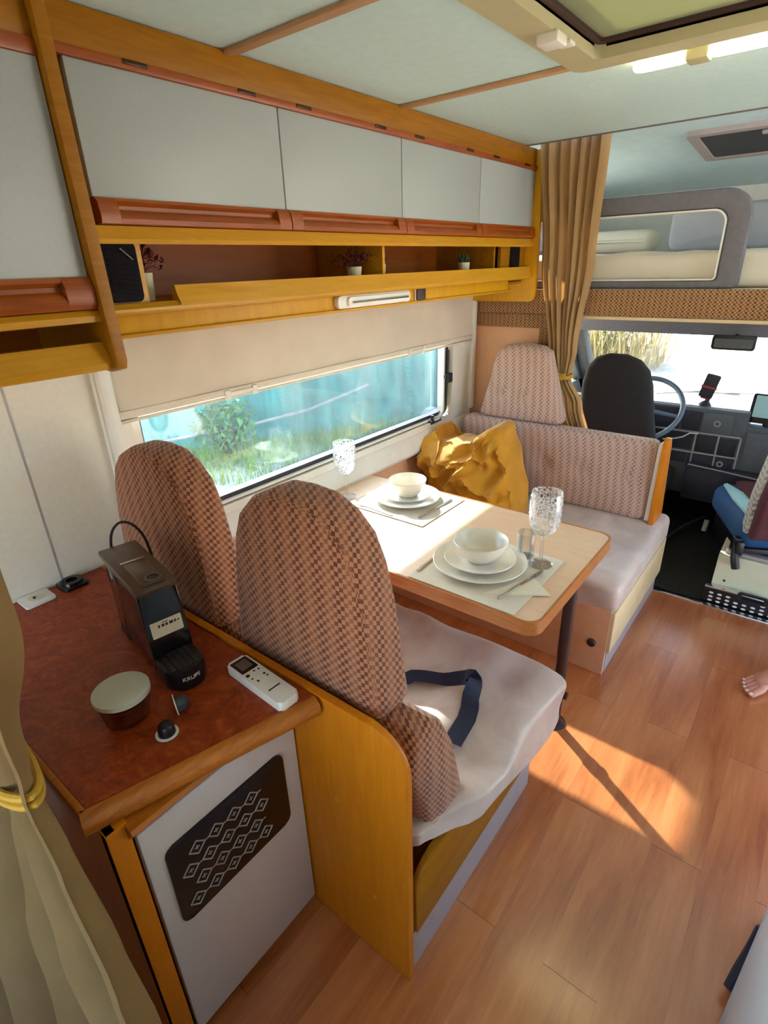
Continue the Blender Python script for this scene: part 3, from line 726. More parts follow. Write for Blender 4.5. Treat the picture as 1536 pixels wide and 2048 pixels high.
wt = thing('worktop', 'red-brown burl worktop with rounded wooden nosing', 'worktop', (-1.1, .36, .695))
top = [(XL + .002, .158), (-.752, .158), (-.634, .550), (XL + .002, .550)]
obj('slab', prism(B(), top, 'Z', .695, ZT - .001), 'burl', wt)
def nose(p0, p1, nrm):
    bm = B(); n = Vector(nrm).normalized(); rows = []
    prof = [(0, ZT), (.012, ZT), (.022, ZT - .006), (.026, ZT - .016), (.024, ZT - .030), (.014, ZT - .040), (0, ZT - .040)]
    for p in (p0, p1): rows.append([bm.verts.new(Vector((p[0] + n.x * a, p[1] + n.y * a, z))) for a, z in prof])
    m = len(prof)
    for i in range(m): bm.faces.new((rows[0][i], rows[0][(i + 1) % m], rows[1][(i + 1) % m], rows[1][i]))
    bm.faces.new(rows[0]); bm.faces.new(rows[1][::-1]); return bm
obj('nosing', nose((-.752, .148), (-.634, .550), (.956, -.29)), 'nose_wood', wt)
obj('end_strip', bx(XL + .002, -.745, .146, .158, .693, ZT, .003), 'nose_wood', wt)
obj('back_bead', bx(-1.495, -.97, .551, .5525, .70, ZT + .003), 'orange_wood', wt)

# ================================================================== items on the worktop
# single serve coffee machine, built about its own axis (x = front)
cm = thing('coffee_machine', 'slim black capsule coffee machine with white sticker on the worktop', 'coffee machine')
side = [(-.165, .0), (-.165, .185), (-.158, .198), (.062, .192), (.075, .186), (.085, .060), (.092, .045), (.092, .0)]
def cmprism(pts, w, bev=.008): 
    bm = B(); prism(bm, pts, 'Y', -w, w, bev, 3); return bm
obj('body', cmprism([(-.08, .006), (-.08, .186), (.060, .186), (.070, .182), (.084, .085), (.090, .040), (.090, .006)], .041), 'black_gloss', cm)
bm = B(); prism(bm, [(-.163, .187), (-.160, .2), (.050, .2), (.074, .190), (.071, .182), (-.080, .182)], 'Y', -.0425, .0425, .004, 2); tp = obj('top_shell', bm, 'taupe_gloss', cm)
obj('lever_plate', prism(B(), rrect(-.052, .062, -.023, .023, .004), 'Z', .1975, .2005, .001), 'taupe_gloss', tp)
obj('lever_bar', bx(-.062, -.056, -.026, .026, .2000, .2025, .001), 'steel', tp)
bm = B(); lathe(bm, [(.0125, 0), (.0175, 0), (.0175, .003), (.0125, .003), (.0125, 0)], (.043, .006, .1995), 24); obj('button_ring', bm, 'taupe_gloss', tp)
obj('button', disc(B(), (.043, .006, .2000), .0125, 'Z', .0012), 'black_plastic', tp)
bm = B(); prism(bm, rrect(-.160, -.082, -.040, .040, (.03, .006, .006, .03)), 'Z', .018, .187, .003); obj('water_tank', bm, 'amber_tank', cm)
obj('tank_base', prism(B(), rrect(-.163, -.078, -.041, .041, (.03, .004, .004, .03)), 'Z', .0, .018, .002), 'black_plastic', cm)
bm = B(); prism(bm, [(.070, -.040)] + [(.135 + .036 * math.cos(R(a)), .042 * math.sin(R(a))) for a in range(-80, 81, 10)] + [(.070, .040)], 'Z', .0, .046, .005, 2); tr = obj('drip_tray', bm, 'black_plastic', cm)
bm = B()
for i in range(6):
    for j in range(5): box(bm, .092 + i * .011, .099 + i * .011, -.029 + j * .012, -.021 + j * .012, .0455, .0468)
obj('tray_grid', bm, 'dark_grey', tr)
stk = obj('sticker', prism(B(), rrect(-.031, .033, -.0175, .0175, .002), 'Z', 0, .0006), 'linen_mat', cm)
stk.location = (.0825, 0, .104); stk.rotation_euler = (R(82), 0, R(90)); WL[stk.name] = Vector((0, 0, 0))
bm = B()
for k, (a, w) in enumerate(((-.017, .004), (-.010, .006), (-.002, .005), (.006, .008), (.016, .004))): box(bm, a, a + w, .003, .009, .0006, .0009)
box(bm, -.008, .004, .0115, .0130, .0006, .0009); box(bm, .022, .028, .004, .0065, .0006, .0009)
o = obj('printed_mark', bm, 'dark_brown', stk, origin=Vector((0, 0, 0))); o.location = (0, 0, 0)
bm = text_mesh('KRUPS', .0125)
for v in bm.verts: v.co = Vector((.135 + .0366 * math.sqrt(max(0, 1 - (v.co.x / .0425) ** 2)) + v.co.z, v.co.x, .026 + v.co.y))
o = obj('lettering', bm, 'white_plastic', tr, smooth=False)
CP = [(-.172, -.012, .12), (-.174, -.010, .19), (-.176, .000, .228), (-.174, .020, .246), (-.168, .042, .238), (-.162, .060, .205), (-.158, .068, .15), (-.160, .070, .08), (-.170, .066, .004)]
cp2 = []
for i_ in range(len(CP) - 1):
    p0, p1, p2, p3 = [Vector(CP[max(0, min(len(CP) - 1, i_ + k))]) for k in (-1, 0, 1, 2)]
    for k in range(5):
        t_ = k / 5; cp2.append(.5 * ((2 * p1) + (p2 - p0) * t_ + (2 * p0 - 5 * p1 + 4 * p2 - p3) * t_ * t_ + (3 * p1 - p0 - 3 * p2 + p3) * t_ ** 3))
bm = B(); tube(bm, cp2 + [Vector(CP[-1])], .0032, 8); obj('power_cord', bm, 'black_plastic', cm)
cm.location = (-1.015, .452, ZT); cm.rotation_euler = (0, 0, R(-10))

fc = thing('food_container', 'round glass container with frosted white lid beside the coffee machine', 'container', (-.884, .302, ZT))
c = (-.884, .302, ZT)
bm = B(); lathe(bm, [(0, .001), (.036, .0), (.040, .004), (.047, .056), (.044, .056), (.037, .007), (0, .005)], c, 40); obj('bowl', bm, 'amber_tank', fc)
bm = B(); lathe(bm, [(0, .006), (.035, .008), (.042, .040), (0, .044)], c, 32); obj('contents', bm, 'brown_back', fc)
bm = B(); lathe(bm, [(0, .066), (.046, .066), (.0505, .063), (.0505, .054), (.046, .054), (.045, .061), (0, .0615)], c, 48); obj('lid', bm, 'lid_frost', fc)

cap = thing('coffee_capsule', 'dark coffee capsule standing rim down on the worktop', 'capsule', (-.783, .322, ZT), 'coffee capsules')
c = (-.783, .322, ZT)
obj('shell', lathe(B(), [(.0155, .0015), (.0145, .016), (.011, .0225), (.006, .0250), (0, .0255)], c, 28), 'black_plastic', cap)
obj('rim', lathe(B(), [(.0150, .0004), (.0205, .0004), (.0205, .0020), (.0150, .0020), (.0150, .0004)], c, 32), 'white_plastic', cap)
cap2 = thing('coffee_capsule', 'dark coffee capsule lying on its side against the machine', 'capsule', (0, 0, 0), 'coffee capsules')
obj('shell', lathe(B(), [(.0155, .0), (.0145, .015), (.011, .0215), (.006, .024), (0, .0245)], (0, 0, 0), 28), 'dark_grey', cap2)
obj('rim', lathe(B(), [(0, -.0012), (.0205, -.0012), (.0205, .0006), (.0, .0006)], (0, 0, 0), 32), 'white_plastic', cap2)
cap2.location = (-.812, .362, ZT + .0205); cap2.rotation_euler = (R(0), R(86), R(68))

rc = thing('remote_control', 'white remote control with small dark display on the worktop', 'remote control')
obj('body', prism(B(), rrect(-.088, .088, -.0235, .0235, .007), 'Z', 0, .021, .004, 3), 'white_plastic', rc)
bm = B(); prism(bm, rrect(-.081, -.035, -.0195, .0195, .003), 'Z', .0208, .0216); sc_ = obj('display', bm, 'black_gloss', rc)
obj('display_glass', prism(B(), rrect(-.074, -.044, -.013, .013, .003), 'Z', .0214, .0219), 'taupe_gloss', rc)
for (a, b_, r_) in ((-.024, -.015, .0042), (-.028, .003, .0022), (-.026, .013, .0022), (-.006, .012, .0026), (.003, .013, .0022), (.003, -.010, .0024), (-.010, -.014, .002)):
    obj('button', disc(B(), (a, b_, .0208), r_, 'Z', .001, 14), 'bronze', rc)
obj('lettering', prism(B(), rrect(.040, .0435, -.014, .014, .001), 'Z', .0208, .0213), 'dark_brown', rc)
rc.location = (-.738, .508, ZT); rc.rotation_euler = (0, 0, R(-3))

sk = thing('socket_plate', 'square white socket plate flat on the worktop against the wall', 'socket', (-1.465, .375, ZT))
obj('plate', prism(B(), rrect(-1.496, -1.430, .333, .405, .004), 'Z', ZT, ZT + .007, .002), 'white_plastic', sk)
obj('well', disc(B(), (-1.463, .369, ZT + .0066), .020, 'Z', .001, 24), 'linen_mat', sk)
obj('pin', bx(-1.466, -1.460, .362, .367, ZT + .007, ZT + .012, .001), 'black_plastic', sk)
pl = thing('power_plug', 'black round power outlet with coiled plug behind the coffee machine', 'plug', (-1.47, .46, ZT))
obj('base', prism(B(), rrect(-1.497, -1.432, .428, .492, .008), 'Z', ZT, ZT + .007, .002), 'black_plastic', pl)
obj('collar', lathe(B(), [(.014, 0), (.028, 0), (.026, .008), (.014, .008), (.014, 0)], (-1.464, .460, ZT + .007), 24), 'black_gloss', pl)
obj('screw', disc(B(), (-1.490, .436, ZT + .007), .004, 'Z', .001, 12), 'steel', pl)
# ================================================================== dinette benches
nb = thing('dinette_bench', 'ochre dinette bench backing onto the worktop cabinet', 'bench', (-.95, .9, 0))
obj('back_panel', prism(B(), rrect(-1.496, -.414, 0, .735, (.001, .001, .085, .001), 8), 'Y', .554, .571, .003), 'ochre_panel', nb)
obj('side_board', prism(B(), rrect(.586, 1.235, .135, .340, (.004, .004, .01, .07), 8), 'X', -.432, -.415, .003), 'ochre_ply', nb)
obj('plinth', bx(-.445, -.422, .572, 1.20, 0, .136), 'plinth_grey', nb)
obj('front_panel', bx(-1.49, -.445, 1.195, 1.215, 0, .24), 'ochre_panel', nb)
obj('seat_board', bx(-1.49, -.433, .575, 1.235, .215, .235), 'ochre_ply', nb)
for a_, b_ in ((-.60, .46), (-.505, .22)): obj('screw_cap', disc(B(), (a_, .5530, b_), .006, 'Y', .0015, 12), 'ochre_edge', nb)
def wr(p, k): return noise.noise((p.x * k, p.y * k * .7, p.z * k))
def nearseat(p):
    z0, z1 = .20, .400
    t = max(0, min(1, (p.y - .72) / .52)); zb = .325 - .115 * t + .04 * max(0, min(1, (.76 - p.y) / .12))
    if p.x > -.60: p.x -= .055 * max(0, min(1, (.80 - p.y) / .16)) * (p.x + .60) / .22
    p.z = zb + (p.z - z0) / (z1 - z0) * (z1 - zb)
    top = max(0, min(1, (p.z - .36) / .04))
    dx, dy = p.x + .62, p.y - .98
    fold = math.sin(11 * dx - 16 * dy + 4 * noise.noise((p.x * 4, p.y * 4, 0))) * .0085 + .014 * wr(p, 4.5) + .006 * math.sin(31 * dx + 9 * dy + 6 * noise.noise((p.x * 3, p.y * 3, 4)))
    p.z += top * fold + .012 * top * math.exp(-((p.x + .9) / .4) ** 2)
    if p.x > -.42: p.x += .006 * math.sin(p.y * 17 + p.z * 30)
    return p
o = obj('seat_cushion', rbox(B(), -1.485, -.372, .610, 1.305, .20, .400, .035, 40, nearseat), 'satin'); tag(o, 'seat cushion under a wrinkled satin cover with a seat belt lying on it', 'cushion')
bo = [(.585, .60), (.592, .655), (.622, .690), (.672, .690), (.708, .66), (.752, .57), (.792, .42), (.800, .345), (.785, .325), (.745, .318), (.690, .325), (.655, .40), (.62, .52)]
o = obj('back_cushion', pad(B(), resample(bo, .02), 'X', -1.480, -.428, .022, .012, 4, 5), 'check_fabric'); tag(o, 'brown checked back cushion leaning behind the satin seat', 'cushion')
def hr_outline(cx, z0=0.0):
    half = [(.0, 1.122), (.055, 1.118), (.105, 1.095), (.146, 1.055), (.170, 1.0), (.188, .92), (.202, .81), (.214, .72), (.208, .700), (.190, .694)]
    pts = [(cx + a, z + z0) for a, z in half]; pts += [(cx - a, z + z0) for a, z in half[::-1][:-1]]
    return resample(pts, .022)
HRX = [(-.716, 'tall brown checked headrest cushion above the ochre bench panel edge', 0), (-1.215, 'tall brown checked headrest cushion beside the window behind the coffee machine', 0)]
for cx, lab, zz in HRX:
    h_ = thing('headrest_cushion', lab, 'cushion', (cx, .65, .69))
    obj('pad', pad(B(), hr_outline(cx), 'Y', .590, .700, .030, .014, 4, 6), 'check_fabric', h_)
    oo_ = [Vector(p) for p in hr_outline(cx)]; nn_ = len(oo_); cc_ = Vector((cx, .92))
    seam = []
    for i in range(nn_):
        e = oo_[(i + 1) % nn_] - oo_[i - 1]; n_ = Vector((-e.y, e.x)).normalized(); n_ = n_ if n_.dot(cc_ - oo_[i]) > 0 else -n_
        q = oo_[i] + n_ * .0095; seam.append((q.x, .5995, q.y))
    obj('piping', tube(B(), seam, .0024, 6, closed=True), 'check_fabric', h_)

fb = thing('dinette_bench', 'cream dinette bench in front of the cab with dark round knobs', 'bench', (-.95, 2.2, 0))
obj('front_panel', bx(-1.49, -.402, 1.832, 1.848, .0, .33), 'peach_wall', fb)
obj('side_board', prism(B(), rrect(1.835, 2.605, .105, .292, (.004, .004, .01, .01)), 'X', -.404, -.388, .003), 'cream_board', fb)
obj('plinth', bx(-.43, -.400, 1.85, 2.60, 0, .106), 'plinth_grey', fb)
obj('seat_board', bx(-1.49, -.405, 1.85, 2.60, .265, .285), 'ochre_ply', fb)
for kx, kz in ((-.456, .135), (-.556, .10)):
    obj('knob', lathe(B(), [(0, -.012), (.014, -.012), (.017, -.008), (.017, 0), (0, 0)], (kx, 1.832, kz), 20, 'Y'), 'dark_brown', fb)
ep = [(2.405, .285), (2.415, .50), (2.412, .74), (2.420, .785), (2.445, .806), (2.480, .800), (2.500, .765), (2.530, .60), (2.60, .31), (2.60, .285)]
obj('end_board', prism(B(), ep, 'X', -.446, -.424, .004), 'ochre_panel', fb)
def farseat(p):
    top = max(0, min(1, (p.z - .37) / .04))
    p.z += top * (.006 * wr(p, 5) + .004 * math.sin(p.x * 8 + p.y * 26 + 3 * noise.noise((p.x * 3, p.y * 3, 0))))
    if p.y < 1.90:
        k = max(0, min(1, (.42 - p.z) / .12)); p.y += .008 * math.sin(p.x * 26 + p.z * 24) * k + .012 * noise.noise((p.x * 7, p.z * 9, 2)) * k
    return p
o = obj('seat_cushion', rbox(B(), -1.485, -.383, 1.818, 2.60, .286, .415, .035, 36, farseat), 'satin'); tag(o, 'pale satin covered seat cushion on the bench in front of the cab', 'cushion')
def dimple(pts, y0, lean, zb):
    def f(p):
        yy = p.y
        if yy < y0 + .03:
            for bx_, bz_ in pts: yy += .022 * math.exp(-((p.x - bx_) ** 2 + (p.z - bz_) ** 2) / .0012)
        return Vector((p.x, yy + (p.z - zb) * lean, p.z))
    return f
fbk = thing('back_cushion', 'wide dotted back cushion with sunken buttons against the cab', 'cushion', (-.94, 2.46, .416))
bt = [(-1.13, .60), (-.955, .60), (-.775, .60), (-.565, .60)]
obj('pad', pad(B(), resample(rrect(-1.43, -.468, .416, .772, .035), .02), 'Y', 2.425, 2.530, .032, .012, 4, 14, dimple(bt, 2.425, .08, .42)), 'dot_fabric', fbk)
obj('side_cover', prism(B(), [(2.430, .425), (2.456, .755), (2.475, .770), (2.535, .765), (2.552, .745), (2.525, .425)], 'X', -.4675, -.4475, .004), 'sheet', fbk)
for a, b_ in bt: obj('button', lathe(B(), [(0, -.004), (.008, -.004), (.011, 0), (0, .004)], (a, 2.438 + (b_ - .42) * .08, b_), 14, 'Y'), 'dot_fabric', fbk)
fh = thing('headrest_cushion', 'dotted tapering headrest cushion standing on the back cushion beside the curtain', 'cushion', (-1.125, 2.55, .775))
fo = [(-1.345, .79), (-1.336, .83), (-1.305, .95), (-1.282, 1.07), (-1.262, 1.108), (-1.225, 1.128), (-1.14, 1.138), (-1.05, 1.128), (-1.012, 1.106), (-.998, 1.07), (-.955, .94), (-.912, .81), (-.915, .785), (-.94, .776), (-1.12, .774), (-1.32, .774)]
hb = [(-1.225, .905), (-1.105, .890)]
obj('pad', pad(B(), resample(fo, .02), 'Y', 2.475, 2.575, .030, .012, 4, 12, dimple(hb, 2.475, .06, .77)), 'dot_fabric', fh)
for a, b_ in hb: obj('button', lathe(B(), [(0, -.004), (.008, -.004), (.011, 0), (0, .004)], (a, 2.489 + (b_ - .77) * .06, b_), 14, 'Y'), 'dot_fabric', fh)

# seat belt lying on the near seat
def ribbon(bm, pts, w, up=(0, 0, 1), th=.0015):
    P = [Vector(p) for p in pts]; L = []
    for i in range(len(P)):
        td = (P[min(i + 1, len(P) - 1)] - P[max(i - 1, 0)]).normalized(); u = Vector(up[i] if isinstance(up, list) else up)
        s = td.cross(u).normalized(); n = s.cross(td).normalized()
        L.append([bm.verts.new(P[i] + s * a + n * b) for a, b in ((-w / 2, 0), (w / 2, 0), (w / 2, th), (-w / 2, th))])
    for A, C in zip(L, L[1:]):
        for k in range(4): bm.faces.new((A[k], A[(k + 1) % 4], C[(k + 1) % 4], C[k]))
    bm.faces.new(L[0]); bm.faces.new(L[-1][::-1]); return bm
sb = [(-.80, .79, .425), (-.76, .92, .418), (-.72, 1.005, .4155), (-.66, 1.045, .4155), (-.60, 1.085, .418), (-.575, 1.093, .428), (-.558, 1.08, .428), (-.545, 1.03, .4185), (-.525, .99, .4165), (-.512, .95, .4165), (-.506, .90, .4165), (-.50, .85, .420)]
ups = [(0, 0, 1)] * 4 + [(.2, -.2, 1), (.5, -.5, .7), (.7, 0, .7), (.3, .3, .9), (0, 0, 1), (0, 0, 1), (0, 0, 1), (0, 0, 1)]
sb2, up2 = [], []
for i_ in range(len(sb) - 1):
    for k in range(4):
        q = Vector(sb[i_]).lerp(Vector(sb[i_ + 1]), k / 4); u_ = Vector(ups[i_]).lerp(Vector(ups[i_ + 1]), k / 4)
        hz = max(nearseat(Vector((q.x + a_, q.y + c_, .400))).z for a_ in (-.018, 0, .018) for c_ in (-.018, 0, .018))
        q.z = hz + .002 + (q.z - .4155) * .8 * (1 if i_ > 2 else 0); sb2.append(q); up2.append(u_)
o = obj('seat_belt', ribbon(B(), sb2, .048, up2), 'navy_plastic'); tag(o, 'dark navy lap belt webbing looped on the satin seat', 'seat belt')

# ================================================================== table
tb = thing('dinette_table', 'light wood dinette table with rounded orange wood edge', 'table', (-.95, 1.425, 0))
TZ = .655
ol = rrect(-1.480, -.4195, 1.1205, 1.7295, (.002, .038, .038, .002), 6)
obj('tabletop', prism(B(), ol, 'Z', .628, TZ, .0015, 1), 'table_top', tb)
oo = rrect(-1.480, -.412, 1.113, 1.737, (.004, .045, .045, .004), 6); ii = rrect(-1.4795, -.4195, 1.1205, 1.7295, (.002, .038, .038, .002), 6)
bm = B(); ring(bm, oo, ii, 'Z', .614, TZ + .0008); obj('edging', bm, 'table_edge', tb)
obj('apron', bx(-1.47, -.60, 1.16, 1.18, .575, .627), 'orange_wood', tb)
obj('leg', tube(B(), [(-.455, 1.492, .0), (-.455, 1.492, .628)], .019, 14), 'dark_brown', tb)
obj('leg_collar', lathe(B(), [(.018, .0), (.024, .0), (.024, .03), (.018, .03)], (-.455, 1.492, .12), 16), 'dark_brown', tb)
obj('leg_knob', lathe(B(), [(0, .012), (.014, .010), (.014, -.012), (0, -.012)], (-.432, 1.492, .135), 14, 'X'), 'dark_brown', tb)
obj('leg_foot', lathe(B(), [(0, 0), (.040, 0), (.040, .004), (.022, .012), (0, .012)], (-.455, 1.492, 0), 20), 'dark_brown', tb)

def mat_(label, x0, x1, y0, y1):
    o = obj('placemat', bx(x0, x1, y0, y1, TZ + .0012, TZ + .0035, .001, 1), 'linen_mat'); tag(o, label, 'placemat', 'placemats')
mat_('pale linen placemat at the aisle end of the table', -.822, -.480, 1.122, 1.470)
mat_('pale linen placemat at the window end of the table', -1.330, -.972, 1.420, 1.712)
ZM = TZ + .0036
def plate(name, label, x, y, z, r, h, group):
    bm = B(); lathe(bm, [(0, .0), (r * .55, 0), (r * .62, .003), (r * .98, h), (r, h + .002), (r * .99, h + .004), (r * .66, .008), (r * .58, .005), (0, .005)], (x, y, z), 56)
    o = obj(name, bm, 'ceramic'); return tag(o, label, 'plate', group)
def setting(where, x, y, s=1.0):
    plate('dinner_plate', 'large cream dinner plate under a smaller plate at the %s place' % where, x, y, ZM, .142 * s, .016, 'dinner plates')
    plate('side_plate', 'smaller cream plate between dinner plate and bowl at the %s place' % where, x, y, ZM + .0135, .108 * s, .014, 'side plates')
    bm = B(); r = .082 * s
    lathe(bm, [(0, .0), (r * .48, 0), (r * .52, .004), (r * .78, .022), (r * .95, .048), (r, .064), (r * .985, .066), (r * .96, .064), (r * .90, .048), (r * .74, .025), (r * .45, .008), (0, .007)], (x, y, ZM + .0195), 56)
    o = obj('bowl', bm, 'ceramic'); tag(o, 'deep cream bowl on stacked plates at the %s place' % where, 'bowl', 'bowls')
setting('aisle', -.682, 1.305)
setting('window', -1.158, 1.590, .9)
def knife(label, x0, y0, x1, y1, z=None):
    o_ = thing('knife', label, 'knife', (0, 0, 0), 'knives')
    bm = B(); prism(bm, [(.0, -.004), (.095, -.005), (.100, 0), (.095, .005), (0, .004)], 'Z', 0, .005, .0015, 2); obj('handle', bm, 'steel', o_)
    bm = B(); prism(bm, [(.095, -.004), (.19, -.009), (.21, -.004), (.215, .005), (.095, .004)], 'Z', .0015, .0030); obj('blade', bm, 'steel', o_)
    o_.location = (x0, y0, z or ZM); o_.rotation_euler = (0, 0, math.atan2(y1 - y0, x1 - x0))
def fork(label, x0, y0, x1, y1):
    o_ = thing('fork', label, 'fork', (0, 0, 0), 'forks')
    bm = B(); prism(bm, [(.0, -.005), (.05, -.004), (.13, -.0025), (.145, -.006), (.150, -.011), (.150, .011), (.145, .006), (.13, .0025), (.05, .004), (0, .005)], 'Z', .001, .0032); obj('handle', bm, 'steel', o_)
    for t_ in (-.0095, -.0032, .0032, .0095): obj('tine', tube(B(), [(.148, t_, .002), (.195, t_ * .95, .003)], [.0018, .001], 6), 'steel', o_)
    o_.location = (x0, y0, ZM); o_.rotation_euler = (0, 0, math.atan2(y1 - y0, x1 - x0))
fork('steel fork left of the plates at the aisle place', -.812, 1.160, -.822, 1.38)
fork('steel fork beside the plates at the window place', -1.115, 1.432, -1.28, 1.445)
nk = B()
for i, (dz, s_) in enumerate(((0, 1), (.0012, .98), (.0024, .95))):
    prism(nk, [(-.600 + .004 * i, 1.155 + .004 * i), (-.438 - .003 * i, 1.262), (-.520, 1.330 - .004 * i)], 'Z', ZM + dz, ZM + dz + .001)
o = obj('napkin', nk, 'paper_napkin'); tag(o, 'folded cream paper napkin under a knife at the aisle place', 'napkin')
knife('steel knife resting on the folded napkin', -.545, 1.160, -.508, 1.37, ZM + .0036)
knife('steel knife beside the plates at the window place', -1.022, 1.470, -1.012, 1.68)
# glassware with a dimpled cut pattern
def goblet(label, x, y, s=1.0):
    g = thing('wine_glass', label, 'glass', (x, y, ZM), 'wine glasses')
    bm = B(); n = 48; c = Vector((x, y, ZM))
    prof = [(.0245, .108), (.034, .118), (.0415, .136), (.0455, .160), (.0465, .190), (.0455, .215), (.0440, .238)]
    rows = []; fine = []
    for (a, b_), (e, f_) in zip(prof, prof[1:]):
        for k in range(4): fine.append((a + (e - a) * k / 4, b_ + (f_ - b_) * k / 4))
    fine.append(prof[-1]); fine = [(0.004, .096), (.012, .100)] + fine
    for sgn, off in ((1, 0), (-1, .0018)):
        for r_, h_ in (fine if sgn > 0 else fine[::-1]):
            row = []
            for k in range(n):
                th = 2 * math.pi * k / n; q = 0
                if sgn > 0 and .118 < h_ < .228: q = .0022 * math.sin(th * 12) * math.sin(h_ * 330)
                row.append(bm.verts.new(c + Vector(((r_ - off + q) * math.cos(th), (r_ - off + q) * math.sin(th), h_)) * s))
            rows.append(row)
    for A, C in zip(rows, rows[1:]):
        for k in range(n): bm.faces.new((A[k], A[(k + 1) % n], C[(k + 1) % n], C[k]))
    obj('cup', bm, 'cut_glass', g)
    bm = B(); lathe(bm, [(.0, .0015), (.034, 0), (.036, .002), (.020, .006), (.006, .012), (.0045, .03), (.0042, .08), (.006, .094), (.009, .099), (0, .100)], c, 32)
    obj('stem', bm, 'stem_glass', g)
# clear goblet shader; bright lines of the cut pattern painted in white
t = NT('cut_glass'); t.t.nodes.remove(t.b)
tr_ = t.n('BsdfTransparent'); tr_.inputs[0].default_value = (.98, .98, .98, 1)
gl_ = t.n('BsdfGlossy'); gl_.inputs['Roughness'].default_value = .06
df_ = t.n('BsdfTranslucent'); df_.inputs[0].default_value = (.95, .95, .95, 1); d2_ = t.n('BsdfDiffuse'); d2_.inputs[0].default_value = (.95, .95, .95, 1)
ad_ = t.n('MixShader'); ad_.inputs[0].default_value = .5; t.l(df_.outputs[0], ad_.inputs[1]); t.l(d2_.outputs[0], ad_.inputs[2])
tc_ = t.n('TexCoord'); vo_ = t.n('TexVoronoi', feature='DISTANCE_TO_EDGE'); vo_.inputs['Scale'].default_value = 95; t.l(tc_.outputs['Object'], vo_.inputs['Vector'])
m1 = t.n('MixShader'); t.l(t.math('MULTIPLY', t.math('SUBTRACT', 1.0, t.math('MINIMUM', t.math('MULTIPLY', vo_.outputs['Distance'], 7.0), 1.0)), .42), m1.inputs[0]); t.l(tr_.outputs[0], m1.inputs[1]); t.l(ad_.outputs[0], m1.inputs[2])
fr_ = t.n('Fresnel'); fr_.inputs[0].default_value = 1.4; m2 = t.n('MixShader'); t.l(t.math('MINIMUM', fr_.outputs[0], .35), m2.inputs[0]); t.l(m1.outputs[0], m2.inputs[1]); t.l(gl_.outputs[0], m2.inputs[2])
t.l(m2.outputs[0], t.out.inputs[0]); MAT['cut_glass'] = t.m
glassy('stem_glass', (.97, .97, .97), .06, .04)
goblet('clear patterned wine glass at the aisle place beside the napkin', -.532, 1.408)
goblet('clear patterned wine glass at the window place near the sill', -1.375, 1.475, .95)
bm = B(); lathe(bm, [(0, .004), (.022, .004), (.026, .080), (.028, .082), (.0285, .081), (.025, .0), (0, 0)], (-.592, 1.432, ZM), 32)
o = obj('tumbler', bm, 'clear_glass'); tag(o, 'small clear tumbler between the bowl and the wine glass', 'glass')

# mustard throw bundled on the far seat
def ridg(p, k, s): return 1 - abs(noise.noise(Vector(p) * k + Vector((s, s * 2, s * 3)))) * 2
mo = [(-1.42, .405), (-1.455, .55), (-1.46, .64), (-1.445, .735), (-1.425, .755), (-1.395, .70), (-1.33, .715), (-1.27, .70), (-1.20, .735), (-1.145, .80), (-1.115, .812), (-1.085, .79), (-1.045, .70), (-1.0, .585), (-.955, .49), (-.94, .44), (-.95, .405)]
def crump(p):
    q = Vector((p.x, p.y, p.z)); front = p.y < 2.25
    d_ = .10 * max(0, ridg((q.x, q.y * .5, q.z * 1.3), 5.5, 1.7)) ** 1.5 + .065 * max(0, ridg((q.x * 1.3, q.y, q.z), 11, 4.1)) ** 1.6 + .02 * ridg((q.x, q.y, q.z), 24, 2.2)
    w_ = max(0, 1 - abs(p.z - .62) / .22)
    lean = (p.z - .40) * .28
    q.y += lean + (-.75 * d_ if front else .1 * d_) * (.35 + .9 * w_)
    q.x += .020 * noise.noise(Vector((p.z * 9, p.y * 5, 0)))
    q.z += .024 * noise.noise(Vector((p.x * 13, p.y * 6, 5))) * (1 if p.z > .45 else 0)
    q.z = max(q.z, .412)
    return q
o = obj('throw_blanket', pad(B(), resample(mo, .016), 'Y', 2.12, 2.30, .05, .03, 6, 22, crump), 'mustard_cloth', ang=60); tag(o, 'crumpled mustard yellow throw bundled in the corner by the window', 'blanket')

# ================================================================== curtains
def curtain_bm(zs, xL, xR, yc, amp, folds, ph=0, nu=150, nv=70, skew=((0, 0), (2, 0))):
    bm = B(); z0, z1 = zs
    def f(u, v):
        z = z0 + (z1 - z0) * v
        a, b_ = lerp_tab(xL, z), lerp_tab(xR, z); am = lerp_tab(amp, z); y = lerp_tab(yc, z)
        w = folds * 2 * math.pi * u + ph + .9 * math.sin(u * 9) + .5 * math.sin(z * 3 + u * 5)
        s = math.sin(w); s = math.copysign(abs(s) ** .7, s)
        x = a + (b_ - a) * u + .25 * am * math.sin(2 * w + 1)
        return Vector((x, y + lerp_tab(skew, z) * (1 - u) + am * s + .3 * am * math.sin(w * .37 + z * 4), z))
    grid(bm, f, nu, nv); bmesh.ops.solidify(bm, geom=bm.faces[:], thickness=.0025); return bm
ct = thing('curtain', 'tan curtain gathered by a yellow tie between dinette and cab', 'curtain', (-1.02, 2.60, .70))
CY = [(.70, 2.648), (.99, 2.630), (1.3, 2.60), (1.97, 2.575)]
obj('cloth', curtain_bm((.70, 1.972), [(.70, -.955), (.85, -1.005), (.985, -1.030), (1.10, -1.060), (1.5, -1.120), (1.97, -1.165)], [(.70, -.835), (.85, -.875), (.985, -.945), (1.10, -.925), (1.5, -.885), (1.97, -.870)], CY, [(.70, .020), (.985, .012), (1.2, .018), (1.6, .024), (1.97, .026)], 7.0, .4), 'curtain_cloth', ct)
